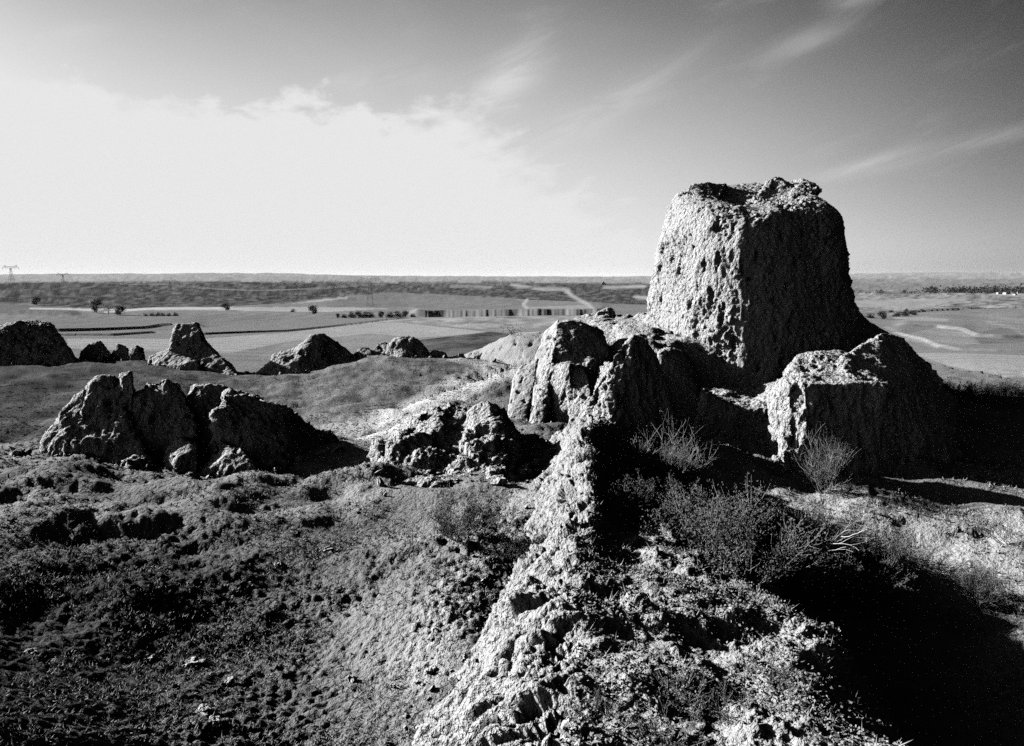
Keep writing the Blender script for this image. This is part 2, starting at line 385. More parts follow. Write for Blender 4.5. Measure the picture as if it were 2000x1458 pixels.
# scrub ridge and far country
paint([(-50,553),(600,551),(1300,553),(2100,553),(2100,530),(-50,530)], .30, .10)
paint([(-50,552),(300,550),(640,551),(720,551),(1300,554),(1300,598),(1150,590),(1020,585),(1000,583),(860,575),(740,573),(640,582),(560,592),(330,606),(150,602),(40,592),(-50,592)], .085, .13)
paint([(640,583),(740,574),(860,575),(1000,583),(1026,592),(1020,600),(880,604),(780,600),(640,600)], .20, .04)
paint([(130,603),(250,604),(440,600),(640,600),(780,602),(640,610),(430,607),(340,606),(160,606)], .42, .02)
paint([(560,595),(640,584),(700,580),(640,588)], .42)
paint([(540,648),(700,632),(790,620),(870,618),(1160,618),(1060,640),(980,645),(900,640),(780,628),(700,634)], .30, .14)
paint([(400,662),(560,650),(700,633),(780,630),(960,650),(820,660),(720,652),(560,668),(450,690),(130,680),(130,662)], .36, .03)
paint([(560,668),(720,652),(830,664),(700,700),(500,700)], .26, .03)
paint([(790,668),(960,648),(1060,660),(1060,700),(900,702),(820,690)], .10, .08)
paint([(-50,592),(60,596),(150,603),(160,618),(-50,612)], .17, .03)
paint([(-50,640),(120,618),(340,612),(560,616),(540,630),(350,645),(-50,652)], .21, .03)
paint([(1030,600),(1150,596),(1160,606),(1040,606)], .34)
# right-hand terraced slopes
paint([(1600,545),(2100,545),(2100,566),(1600,566)], .22, .10)
paint([(1600,572),(2100,566),(2100,598),(1800,608),(1600,610)], .25, .22)
paint([(1640,588),(1900,582),(1800,602),(1640,600)], .34, .04)
paint([(1700,626),(1800,612),(1960,600),(2100,600),(2100,660),(1960,655),(1830,640),(1740,640)], .24, .04)
paint([(1740,660),(1830,640),(1880,650),(1910,672),(1830,677)], .30, .05)
paint([(1900,652),(1960,640),(2020,652),(2050,668),(1915,672)], .19, .04)
paint([(1780,690),(1870,690),(2100,698),(2100,742),(1960,736),(1850,714)], .34, .02)
for ln in ([(1730,640),(1790,666),(1830,680)], [(1830,640),(1880,652),(1910,670)], [(1930,630),(1975,640),(2000,655)]):
    wv = band(ln, 5, pxs, pys) * far * np.clip(.6 + spk, 0, 1); alb = alb * (1 - wv) + .38 * wv
for ln, wd, val in (([(1102,566),(1120,580),(1150,596),(1165,612)], 5, .45), ([(1030,586),(1022,595),(1030,604)], 4, .45),
                    ([(1000,557),(1060,566),(1110,566)], 4, .36), ([(1180,562),(1260,560)], 4, .40), ([(1240,580),(1300,585)], 4, .45), ([(60,603),(130,604),(190,607)], 2.5, .5),
                    ([(205,610),(240,607),(300,603),(430,602)], 3, .55), ([(880,560),(960,562)], 3, .38), ([(1750,622),(1850,626)], 4, .36), ([(1940,572),(2000,576)], 4, .5)):
    wv = np.minimum(band(ln, wd, pxs, pys) * 1.6, 1) * far; alb = alb * (1 - wv) + val * wv
alb[far] *= (1 + .10 * np.sin((X * .3 + Y * .9)[far] * 2 * math.pi / 7) * ((pys[far] > 612) & (pys[far] < 705)))   # ploughing rows
# near: pale trodden soil along the wall, turf to the left with lens corner darkening painted in
nr = ~far & ok
tm = fbm(np.c_[X / 2.6, Y / 2.6, X * 0], 4, 45)
alb[nr] = .245 + .09 * tm[nr]
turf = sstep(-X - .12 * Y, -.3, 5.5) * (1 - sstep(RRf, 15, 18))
alb[nr] *= (1 - .74 * turf[nr])  # turf tone plus lens falloff towards the lower left, painted into the albedo
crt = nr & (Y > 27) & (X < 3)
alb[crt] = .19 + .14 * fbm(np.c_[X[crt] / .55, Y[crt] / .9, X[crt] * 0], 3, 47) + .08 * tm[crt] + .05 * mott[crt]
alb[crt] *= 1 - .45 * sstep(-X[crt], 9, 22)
for ln, wd, val in (([(560,880),(700,850),(820,800),(930,745),(1010,705)], 34, .82), ([(640,870),(760,920),(700,960)], 60, .36), ([(1400,900),(1560,980),(1800,1090),(2050,1160)], 90, .40),
                    ([(2000,1010),(1850,1110),(2050,1150)], 60, .44), ([(820,1300),(900,1180),(980,1060),(1020,960)], 70, .40), ([(880,700),(960,708),(1010,705)], 10, .42), ([(200,905),(500,930),(700,900)], 40, .34)):
    wv = np.minimum(band(ln, wd, pxs, pys) * 1.7, 1) * (.75 + .25 * np.clip(tm * 2 + .5, 0, 1)) * nr; alb = alb * (1 - wv) + val * wv
rut = band([(640,862),(830,815),(1000,748)], 3.2, pxs, pys) + band([(760,800),(900,755),(1010,712)], 3.2, pxs, pys)
Z -= np.clip(rut, 0, 1) * .10 * nr
alb = np.clip(alb * .50, .02, .42)
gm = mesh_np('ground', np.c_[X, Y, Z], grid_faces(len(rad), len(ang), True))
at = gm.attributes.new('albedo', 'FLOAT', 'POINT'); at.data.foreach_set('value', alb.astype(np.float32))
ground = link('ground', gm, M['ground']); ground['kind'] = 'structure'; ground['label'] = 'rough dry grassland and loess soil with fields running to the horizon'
GNR, GNC = len(rad), len(ang)

# ------------------------------------------------------------------ ruins: solid lumps joined into one eroded body each
def hull_into(bm, pts):
    vs_ = [bm.verts.new(p) for p in pts]
    bmesh.ops.convex_hull(bm, input=vs_)
    loose = [v for v in bm.verts if not v.link_faces]
    if loose: bmesh.ops.delete(bm, geom=loose, context='VERTS')
def erode(V, N, style, seed):
    sc_, flute, lump, fine = style
    p = V / sc_
    rough_ = .45 + .85 * sstep(fbm(p * .38 + 9, 2, seed + 30), -.25, .35)     # some faces worn smooth, others broken
    d = fbm(p * .5, 2, seed) * .30 * lump + rock(p * np.array([.95, .95, .7]), 6, seed + 2, .56) * .20 * lump * rough_
    side = 1 - np.clip(np.abs(N[:, 2]) * 1.3, 0, 1)
    fl = perlin(p * np.array([1.9, 1.9, .22]), seed + 8); fl2 = perlin(p * np.array([4.6, 4.6, .5]), seed + 9)
    d += side * flute * (-.30 * np.clip(.30 - np.abs(fl) * 2.2, 0, 1) + .10 * fl + .08 * fl2)
    d += rock(p * np.array([5, 5, 3.4]), 3, seed + 10, .7) * .055 * fine * rough_
    lay_ = V[:, 2] / .21 + perlin(V * np.array([.4, .4, .3]), seed + 20) * .8
    d -= side * .022 * np.clip(1 - np.abs(lay_ - np.round(lay_)) * 5, 0, 1) * sstep(perlin(V * .35, seed + 21), -.1, .35)      # faint rammed courses
    pit = perlin(p * np.array([2.6, 2.6, 1.1]) + 40, seed + 12) + .35 * perlin(p * 7 + 4, seed + 13); d -= np.clip(pit - .36, 0, 1) * .55 * fine
    return d * sc_
def ruin(name, label, cat, hulls, voxel, style, seed, mat='earth', group=None, smooth=1, shape=None, parent=None):
    bm = bmesh.new()
    for h in hulls: b2 = bmesh.new(); hull_into(b2, h); t_ = bpy.data.meshes.new('t'); b2.to_mesh(t_); bm.from_mesh(t_); bpy.data.meshes.remove(t_); b2.free()
    me = bpy.data.meshes.new(name); bm.to_mesh(me); bm.free()
    o = link(name, me)
    md = o.modifiers.new('r', 'REMESH'); md.mode = 'VOXEL'; md.voxel_size = voxel; md.use_smooth_shade = True
    if smooth: s_ = o.modifiers.new('s', 'SMOOTH'); s_.iterations = smooth; s_.factor = .5
    dg = bpy.context.evaluated_depsgraph_get(); ev = bpy.data.meshes.new_from_object(o.evaluated_get(dg))
    o.modifiers.clear(); o.data = ev; bpy.data.meshes.remove(me); ev.name = name
    V = getv(ev); N = getn(ev)
    if shape is not None: V = shape(V, N); ev.vertices.foreach_set('co', V.ravel().astype(np.float32)); ev.update(); N = getn(ev)
    V = V + N * erode(V, N, style, seed)[:, None]
    # origin at the foot
    base_ = np.array([V[:, 0].mean(), V[:, 1].mean(), V[:, 2].min()]); V = V - base_
    ev.vertices.foreach_set('co', V.ravel().astype(np.float32)); ev.update()
    ev.polygons.foreach_set('use_smooth', np.ones(len(ev.polygons), bool))
    ev.materials.clear(); ev.materials.append(M[mat]); o.location = base_
    if parent: o.parent = parent
    elif label: tag(o, label, cat, group)
    return o

# --- the great tower
def tower_shape(V, N):
    V = V.copy()
    c = P(1465, 375, 38); dxy = np.hypot(V[:, 0] - c.x + .2, V[:, 1] - c.y + .4)
    up = sstep(N[:, 2], .2, .7) * (V[:, 2] > CZ + 2.0)
    V[:, 2] -= up * .45 * np.exp(-(dxy / 2.2) ** 2)
    return V
def tower_ring(pl, pr, py, front, back, rot=R(17), ex=2.7, tilt=0.0, z=None, n=20):
    a_, b_ = P(pl, py, 38), P(pr, py, 38); cx, hx = (a_.x + b_.x) / 2, (b_.x - a_.x) / 2; cyy, hy = (front + back) / 2, (back - front) / 2
    th = np.linspace(0, 2 * math.pi, n, endpoint=False); u = np.sign(np.cos(th)) * np.abs(np.cos(th)) ** (2 / ex); v_ = np.sign(np.sin(th)) * np.abs(np.sin(th)) ** (2 / ex)
    xr = u * math.cos(rot) - v_ * math.sin(rot); yr = u * math.sin(rot) + v_ * math.cos(rot); xr /= np.abs(xr).max(); yr /= np.abs(yr).max()
    zc = a_.z if z is None else CZ + z
    return [Vector((cx + hx * p_, cyy + hy * q_, zc + tilt * hy * q_)) for p_, q_ in zip(xr, yr)]
RG = [tower_ring(1246,1668,760,31.7,44.4,z=-6.9), tower_ring(1264,1648,700,32.3,44.0,z=-4.0), tower_ring(1274,1640,640,32.5,43.6), tower_ring(1280,1636,580,32.9,43.2), tower_ring(1289,1628,500,33.4,42.8), tower_ring(1302,1622,445,33.8,42.4,tilt=.05),
      tower_ring(1314,1614,408,34.1,42.2,tilt=.14), tower_ring(1330,1601,386,34.6,41.8,tilt=.22), tower_ring(1352,1584,374,35.4,41.4,tilt=.27)]
T0, T1, T2, T3, T4, T7, T8, T9 = [a_ + b_ for a_, b_ in zip(RG[:-1], RG[1:])]
T5 = [P(1475,375,38.5), P(1560,378,38.5), P(1500,345,39.5), P(1518,340,39.5), P(1545,360,39.5), P(1490,370,41), P(1550,370,41)]
T6 = [P(1335,376,38), P(1348,354,39), P(1385,346,39.5), P(1415,352,40), P(1400,378,37.5), P(1350,375,41), P(1430,375,41)]
T10 = [P(1545,385,37), P(1600,372,38.5), P(1570,350,40), P(1545,352,40.5), P(1598,362,40), P(1540,375,41.5), P(1600,380,41)]
ruin('beacon_tower', 'great eroded rammed-earth beacon tower with hollowed top on its mound', 'tower', [T0, T1, T2, T3, T4, T7, T8, T9, T5, T6, T10], .066, (1.0, .6, .7, 1.9), 100, shape=tower_shape)
# --- mound the tower stands on
Mnd = [P(1205,640,40), P(1285,597,43), P(1650,592,44), P(1672,606,40), P(1700,640,38), P(1600,672,36), P(1400,672,35), P(1305,672,33.4), P(1215,690,34),
       Wz(1130,36,-6.8), Wz(1230,30,-6.8), Wz(1400,32.8,-6.8), Wz(1640,31.5,-7), Wz(1760,31,-7), Wz(1870,34,-7), Wz(1900,44,-7.4), Wz(1700,52,-7.6), Wz(1100,50,-7)]
Mnd2 = [P(1090,640,44), P(1165,605,47), P(1200,612,46), P(1240,625,44), P(1200,660,38), P(1120,690,38), Wz(1050,40,-6.8), Wz(1250,36,-6.8), Wz(1300,50,-6.8), Wz(1080,52,-6.8)]
Mnd3 = [P(1262,640,39), P(1278,592,40), P(1290,600,42), P(1240,650,40), P(1290,660,36), Wz(1220,38,-6), Wz(1300,38,-6), Wz(1300,44,-6), Wz(1240,44,-6)]
Mnd4 = [P(1165,700,32.5), P(1212,668,33.5), P(1262,670,33), P(1296,690,32.2), Wz(1140,31,-6.8), Wz(1310,31,-6.8), Wz(1150,38,-6.8), Wz(1310,38,-6.8), P(1230,640,38), P(1290,640,37)]
ruin('tower_mound', 'broad loess mound under the great tower, its flank in black shadow', 'mound', [Mnd, Mnd2, Mnd3, Mnd4], .11, (1.15, .5, .75, 1.0), 130)
# --- block right of the tower
B1 = [Wz(1508,26.0,-6.9), Wz(1575,25.0,-7), Wz(1720,25.2,-7), Wz(1850,26.5,-7.2), Wz(1885,30,-7.3), Wz(1840,33,-7.3), Wz(1500,31,-6.9),
      P(1525,742,27.2), P(1572,750,26.0), P(1720,752,26.2), P(1805,758,27.4), P(1845,800,28.5), P(1556,692,29), P(1640,686,29.3), P(1545,715,30.5), P(1700,705,31.5), P(1800,735,31)]
B2 = [P(1640,700,27.8), P(1690,672,29), P(1722,650,29.6), P(1748,655,30), P(1790,705,29.5), P(1835,745,29.5), P(1800,760,27.3), P(1700,755,26.4), P(1640,755,26.4), P(1660,700,31.5), P(1780,715,32), Wz(1660,30,-6), Wz(1840,30,-6)]
B3 = [P(1500,780,27.5), P(1515,745,27.5), P(1530,742,27.0), P(1545,750,26.4), Wz(1503,26.6,-6.9), Wz(1540,25.2,-6.9), Wz(1500,28.5,-6.9)]
ruin('ruin_block', 'square rammed-earth block right of the tower with sunlit top and black front', 'ruin', [B1, B2, B3], .06, (.9, 1.5, .65, 1.15), 160)
# --- low saddle wall between fins and block
S1 = [P(1372,770,28.6), P(1420,798,28.2), P(1470,806,28.2), P(1372,752,31), P(1425,770,31), P(1480,762,31), Wz(1340,27.8,-6.8), Wz(1480,27.8,-6.8), Wz(1360,33,-6.8), Wz(1490,33,-6.8)]
S2 = [P(1455,808,28.2), P(1530,800,28), P(1470,768,31), P(1550,737,31), P(1560,735,29.5), Wz(1450,27.8,-6.8), Wz(1540,27.8,-6.8), Wz(1470,33,-6.8), Wz(1560,33,-6.8)]
ruin('saddle_wall', 'low sagging earth wall linking tall fins to the square block', 'ruin', [S1, S2], .075, (.9, 1.0, .6, 1.1), 190)
# --- fins
C1 = [P(1198,690,26.2), P(1235,658,26.4), P(1262,668,26.8), P(1300,730,26.8), P(1328,840,26.4), P(1336,890,26.0), P(1205,890,24.4), P(1180,880,24.4), P(1150,850,25.2), P(1175,760,26.0), Wz(1160,24.6,-7), Wz(1342,25.4,-7), Wz(1180,27.6,-7), Wz(1335,27.6,-7), P(1240,664,27.2), P(1282,715,27.2)]
C2 = [P(1150,775,28.4), P(1190,722,29), P(1225,705,29.6), P(1250,700,32), P(1180,705,33), Wz(1120,28,-6.8), Wz(1200,27,-6.8), Wz(1250,33,-6.8), Wz(1150,34,-6.8)]
ruin('wall_fin', 'tall sharp earth fin with sunlit left edge and black hollow right side', 'ruin', [C1, C2], .055, (.8, 1.5, .75, 1.3), 210)
D1 = [P(1290,690,31.5), P(1305,682,31.8), P(1335,690,32), P(1362,752,31.2), P(1385,800,30), Wz(1300,29.6,-7), Wz(1395,29.4,-7), Wz(1290,34,-7), Wz(1400,34,-7), P(1300,690,34), P(1350,720,34)]
ruin('earth_buttress', 'shadowed earth buttress at foot of tower between fin and low wall', 'ruin', [D1], .06, (.9, 1.4, .6, 1.1), 230)
F1 = [P(1086,632,32.8), P(1105,626,33), P(1140,628,33.2), P(1180,655,33), P(1190,690,32), P(1160,715,31), P(1085,690,31.6), Wz(1065,30,-6.8), Wz(1190,29.5,-6.8), Wz(1080,35.5,-6.8), Wz(1190,35.5,-6.8), P(1110,632,35), P(1170,650,35)]
F2 = [P(1083,640,33), P(1094,632,33), P(1078,700,31.2), P(1062,705,31.6), P(1040,830,28.6), P(1060,845,28.2), P(1075,760,30), Wz(1030,28.6,-6.6), Wz(1070,28.2,-6.6), Wz(1080,33,-6.6), P(1085,660,34)]
F3 = [P(1105,715,30.2), P(1130,710,30.2), P(1150,740,29.4), P(1165,800,28.2), P(1170,850,27), P(1110,835,28), P(1120,760,29.6), Wz(1110,27.6,-6.6), Wz(1175,26.6,-6.6), Wz(1120,32,-6.6), Wz(1200,31,-6.6), P(1190,740,31)]
F4 = [P(1066,718,30.9), P(1114,712,29.7), P(1062,838,29.4), P(1116,838,28.4), P(1066,718,33), P(1120,712,33), Wz(1058,29.3,-6.6), Wz(1118,28.2,-6.6), Wz(1060,33,-6.6), Wz(1120,33,-6.6)]
ruin('hooded_fin', 'leaning earth fin with round black hooded hollow above smooth pale wall', 'ruin', [F1, F2, F3, F4], .056, (.75, .8, .7, 1.1), 250)
A1 = [P(1000,745,31.5), P(1018,712,32), P(1052,700,32), P(1046,742,31), P(1022,846,29.2), P(1010,850,29.2), P(990,820,29.8), P(1005,760,32.5), P(1040,720,33), Wz(985,30,-6.6), Wz(1025,29.2,-6.6), Wz(1010,32,-6.6)]
A2 = [P(1062,650,35), P(1092,622,35), P(1086,660,34), P(1062,735,32.5), P(1044,735,33), P(1046,690,34), P(1090,630,36), Wz(1040,34,-6.6), Wz(1075,33,-6.6), Wz(1080,37,-6.6)]
ruin('wall_slab', 'thin smooth slab of pale earth wall leaning beside the hooded fin', 'ruin', [A1, A2], .055, (.7, .4, .35, .8), 270, mat='plaster')
# --- lumpy mound before the fins
L1 = [P(775,850,22.8), P(815,802,23.6), P(842,788,24), P(872,805,24), P(900,860,23), P(905,930,20), P(850,958,19), P(735,938,20.2), P(745,880,22), Wz(730,21,-6.2), Wz(850,18.8,-6.2), Wz(920,20,-6.2), Wz(780,27,-6.2), Wz(880,27,-6.2)]
L2 = [P(890,850,22.8), P(925,800,23.5), P(968,790,23.6), P(992,815,23.2), P(1020,870,22.4), P(1048,905,21.6), P(1040,930,20.2), P(960,968,18.7), P(900,960,19), P(880,910,20.5), Wz(890,19,-6.3), Wz(960,18.4,-6.3), Wz(1050,20.4,-6.3), Wz(900,27,-6.3), Wz(1040,27,-6.3), P(960,815,25)]
L3 = [P(820,850,23), P(870,800,24.2), P(930,797,24.2), P(960,850,22.8), P(900,900,20.6), P(840,930,19.8), P(930,955,19), Wz(840,24,-6), Wz(940,24,-6), Wz(880,27,-6)]
ruin('clod_mound', 'big lumpy clod-strewn earth mound standing before the leaning slab', 'mound', [L1, L2, L3], .05, (.8, .25, 1.25, 1.6), 290)
# --- row of stubs on the left
ST = (.7, 1.0, .95, 1.3)
ruin('wall_stub', 'jagged dark wall stub topped by a thin upright chimney of earth', 'ruin', [
    [P(176,752,23.4), P(196,736,23.8), P(222,736,23.8), P(228,765,23.2), P(270,812,23), P(282,895,22), P(180,900,22), P(160,800,23), Wz(150,21.8,-6.3), Wz(275,21.8,-6.3), Wz(170,25.5,-6.3), Wz(260,25.5,-6.3), P(200,742,25), P(222,742,25)],
    [P(234,732,23.4), P(258,727,23.4), P(266,815,22.9), P(230,815,22.9), P(234,732,24.3), P(258,730,24.3), P(266,815,24.6), P(230,815,24.6)],
    [P(150,776,23.6), P(178,765,23.6), P(180,850,22.6), P(140,890,22.2), P(72,880,22.6), P(100,832,23.2), P(150,790,25), Wz(60,22.6,-6.2), Wz(180,21.8,-6.2), Wz(90,25.5,-6.2), Wz(180,25.5,-6.2)],
    [P(-40,900,22), P(60,885,22.4), P(70,900,21.8), P(-40,925,21), Wz(-60,21,-6), Wz(80,21.4,-6), Wz(-40,24,-6), Wz(80,24,-6)]], .055, ST, 310, group='ruined wall row')
ruin('wall_stub', 'square-topped dark wall stub second in row after the chimneyed stub', 'ruin', [
    [P(250,802,23.2), P(268,772,23.4), P(288,744,23.6), P(322,744,23.6), P(328,752,23.5), P(348,752,23.6), P(360,780,23.4), P(380,808,23.2), P(384,890,22.6), P(250,890,22.4), Wz(262,22,-6.3), Wz(372,22.2,-6.3), Wz(270,25.3,-6.3), Wz(362,25.3,-6.3), P(290,750,24.9), P(350,758,24.9)],
    [P(225,890,21.9), P(262,878,22.2), P(300,888,21.9), P(246,900,21.3), Wz(215,21.2,-6), Wz(310,21.2,-6), P(262,872,23)],
    [P(318,880,21.9), P(350,858,22.3), P(385,876,21.9), P(350,892,21.4), Wz(305,21.2,-6), Wz(395,21.2,-6), P(350,852,23.2)]], .055, ST, 330, group='ruined wall row')
ruin('wall_stub', 'low smooth-faced wall stub squeezed between its taller row neighbours', 'ruin', [
    [P(360,782,23.8), P(378,753,24.2), P(412,753,24.2), P(440,758,24.2), P(462,790,24), P(466,870,23.2), P(348,880,23), P(350,810,23.6), Wz(358,22.8,-6.3), Wz(450,23,-6.3), Wz(362,25.8,-6.3), Wz(445,25.8,-6.3), P(382,756,25.3), P(440,762,25.3)]], .055, (.75, .8, .5, .9), 350, group='ruined wall row')
ruin('wall_stub', 'broad crumbling wall stub sloping down at the right end of the row', 'ruin', [
    [P(436,768,23.2), P(470,770,23.4), P(520,782,23.6), P(556,798,23.6), P(600,830,24), P(655,862,24.8), P(560,908,22), P(480,918,21.4), P(400,905,21.8), P(425,850,22.4), Wz(395,21.4,-6.3), Wz(560,21.4,-6.3), Wz(665,24.8,-6.3), Wz(440,26.3,-6.3), Wz(620,26.8,-6.3), P(450,775,25), P(550,800,25.4)],
    [P(395,900,21.6), P(430,850,22.1), P(470,870,21.7), P(500,912,21.1), P(440,922,21.1), Wz(390,21,-6.2), Wz(510,20.9,-6.2), Wz(450,23,-6.2)]], .055, (.75, .5, 1.1, 1.6), 370, group='ruined wall row')
# --- ruins along the far rim
RM = (1.1, .6, .75, 1.1)
ruin('rim_ruin', 'big black humped ruin at the left end of the far rim', 'ruin', [
    [P(-60,650,50), P(15,634,50), P(50,628,51), P(98,632,51), P(112,660,50), P(150,700,49), P(-80,712,47), Wz(-100,46.5,-6.5), Wz(160,48,-6.5), Wz(-80,56,-6.5), Wz(140,56,-6.5), P(20,636,53), P(95,638,53)]], .1, RM, 400, 'earth_far', 'ruins along the far rim')
ruin('rim_ruin', 'small rounded dark lump between the black hump and the tapering stump', 'ruin', [
    [P(155,690,51), P(178,668,51.5), P(196,666,51.5), P(215,690,51), Wz(150,50.5,-6.2), Wz(220,50.5,-6.2), Wz(160,54,-6.2), Wz(212,54,-6.2), P(188,668,53)]], .1, RM, 410, 'earth_far', 'ruins along the far rim')
ruin('rim_ruin', 'low string of rubble lumps beside the small rounded lump', 'ruin', [
    [P(215,690,51.3), P(230,674,51.6), P(245,674,51.6), P(256,690,51.2), Wz(212,51,-6.2), Wz(262,51,-6.2), Wz(236,54,-6.2)],
    [P(252,691,51), P(268,679,51.4), P(280,690,51), Wz(248,50.8,-6.2), Wz(284,50.8,-6.2), Wz(266,53.5,-6.2)]], .1, RM, 415, 'earth_far', 'ruins along the far rim')
ruin('rim_ruin', 'tapering tower stump with long sloping foot on the far rim', 'ruin', [
    [P(336,648,50), P(345,632,50.4), P(386,632,50.4), P(394,650,50), P(412,690,49.2), P(328,698,48.6), P(345,634,52.6), P(388,636,52.6), Wz(322,48,-6.2), Wz(420,48.5,-6.2), Wz(330,54.5,-6.2), Wz(420,54.5,-6.2)],
    [P(398,664,50), P(430,700,49), P(474,740,46.6), P(380,705,48.6), P(400,668,51.5), Wz(360,47.6,-6.4), Wz(480,46.4,-6.4), Wz(460,52,-6.4), Wz(380,54,-6.4)],
    [P(328,690,48.8), P(290,700,49), P(330,715,47.6), P(390,712,47.6), Wz(280,48,-6.2), Wz(400,47,-6.2), Wz(300,53,-6.2), P(335,680,50)]], .1, (1.0, .9, .55, 1.1), 420, 'earth_far', 'ruins along the far rim')
ruin('rim_ruin', 'long sunlit-backed ruin with dark bluff end beyond the court', 'ruin', [
    [P(500,733,48), P(540,698,49.5), P(600,664,50.5), P(625,655,50.5), P(622,710,48.6), P(560,730,47.6), Wz(495,47.6,-6.4), Wz(625,47.8,-6.4), Wz(520,53,-6.4), Wz(620,54,-6.4)],
    [P(610,660,50.3), P(630,655,50.5), P(660,664,50.8), P(682,686,50.6), P(695,702,50.4), P(640,712,48.8), P(615,708,48.6), Wz(610,48,-6.4), Wz(700,50,-6.4), Wz(630,54.5,-6.4), Wz(695,54,-6.4), P(650,664,52.5)]], .1, (1.0, .7, 1.0, 1.3), 430, 'earth_far', 'ruins along the far rim')
ruin('rim_ruin', 'low broken bank of clods right of the long ruin', 'ruin', [
    [P(688,694,51), P(705,676,51.5), P(722,678,51.5), P(730,696,50.8), Wz(684,50.6,-6), Wz(734,50.6,-6), Wz(710,54,-6)],
    [P(722,694,51), P(735,668,52), P(758,664,52), P(766,690,51), Wz(718,50.8,-6), Wz(772,50.6,-6), Wz(726,54,-6), Wz(765,54,-6)]], .1, RM, 440, 'earth_far', 'ruins along the far rim')
ruin('rim_ruin', 'rounded ruin hump with steep black right face on the rim', 'ruin', [
    [P(752,692,51), P(772,664,51.5), P(790,658,51.6), P(812,662,51.6), P(830,684,51.2), P(834,697,50.8), P(780,698,50), Wz(748,49.8,-6), Wz(840,50.2,-6), Wz(765,54.5,-6), Wz(832,54.5,-6), P(795,660,53.4)]], .1, RM, 450, 'earth_far', 'ruins along the far rim')
ruin('rim_ruin', 'low lit tail of rubble right of the rounded hump', 'ruin', [
    [P(834,692,51.2), P(848,682,51.6), P(872,690,51.4), P(876,696,51), Wz(830,50.8,-6), Wz(880,50.8,-6), Wz(850,54,-6)]], .1, RM, 455, 'earth_far', 'ruins along the far rim')
ruin('rim_boulder', 'small dark earth boulder past the rubble tail on the rim', 'boulder', [
    [P(884,696,50.8), P(892,687,51), P(908,687,51), P(913,696,50.8), Wz(882,50.6,-5.9), Wz(915,50.6,-5.9), Wz(898,52.5,-5.9)]], .07, RM, 460, 'earth_far')
ruin('rim_boulder', 'last tiny earth boulder on the rim near the bank hollow', 'boulder', [
    [P(930,698,50.3), P(938,692,50.5), P(948,694,50.5), P(952,699,50.3), Wz(928,50,-5.8), Wz(954,50,-5.8), Wz(940,52,-5.8)]], .07, RM, 470, 'earth_far')
ruin('gully_bank', 'dark undercut earth bank behind the lone bare sapling', 'bank', [
    [P(905,694,52), P(960,672,51), P(1000,655,49), P(1045,650,48.4), P(1075,652,48), P(1070,700,46), P(1030,705,46.4), P(990,698,48.5), Wz(890,51,-6.6), Wz(1000,47.6,-6.6), Wz(1080,45.4,-6.6), Wz(900,60,-7.5), Wz(1090,60,-7.5), P(1010,652,54), P(1070,650,54)]], .13, (1.0, .5, .5, .9), 480, 'slope')
ruin('loess_boulder', 'sunlit lumpy earth boulder on the slope left of the tower', 'boulder', [
    [P(1158,620,45), P(1168,606,45.4), P(1190,603,45.5), P(1206,614,45.2), P(1200,628,44.4), P(1165,630,44.4), Wz(1150,44.4,-5), Wz(1215,44.4,-5), Wz(1165,47.4,-5), Wz(1205,47.4,-5)]], .07, (.8, .4, 1.2, 1.4), 490, 'earth_far')
# far ruin on the skyline
fr = P(1178, 562, 1850)
def frp(px, py, dd=0): return P(px, py, 1850 + dd)
ruin('skyline_ruin', 'tiny pointed ruin arch on the far ridge skyline', 'ruin', [
    [frp(1171,563), frp(1174,555), frp(1178,550), frp(1182,553), frp(1188,563), frp(1172,563,14), frp(1178,550,8), frp(1188,563,14), Wz(1170,1850,-34), Wz(1190,1850,-34), Wz(1180,1866,-34)]], .9, (9, .5, .4, .5), 495, 'earth_far')

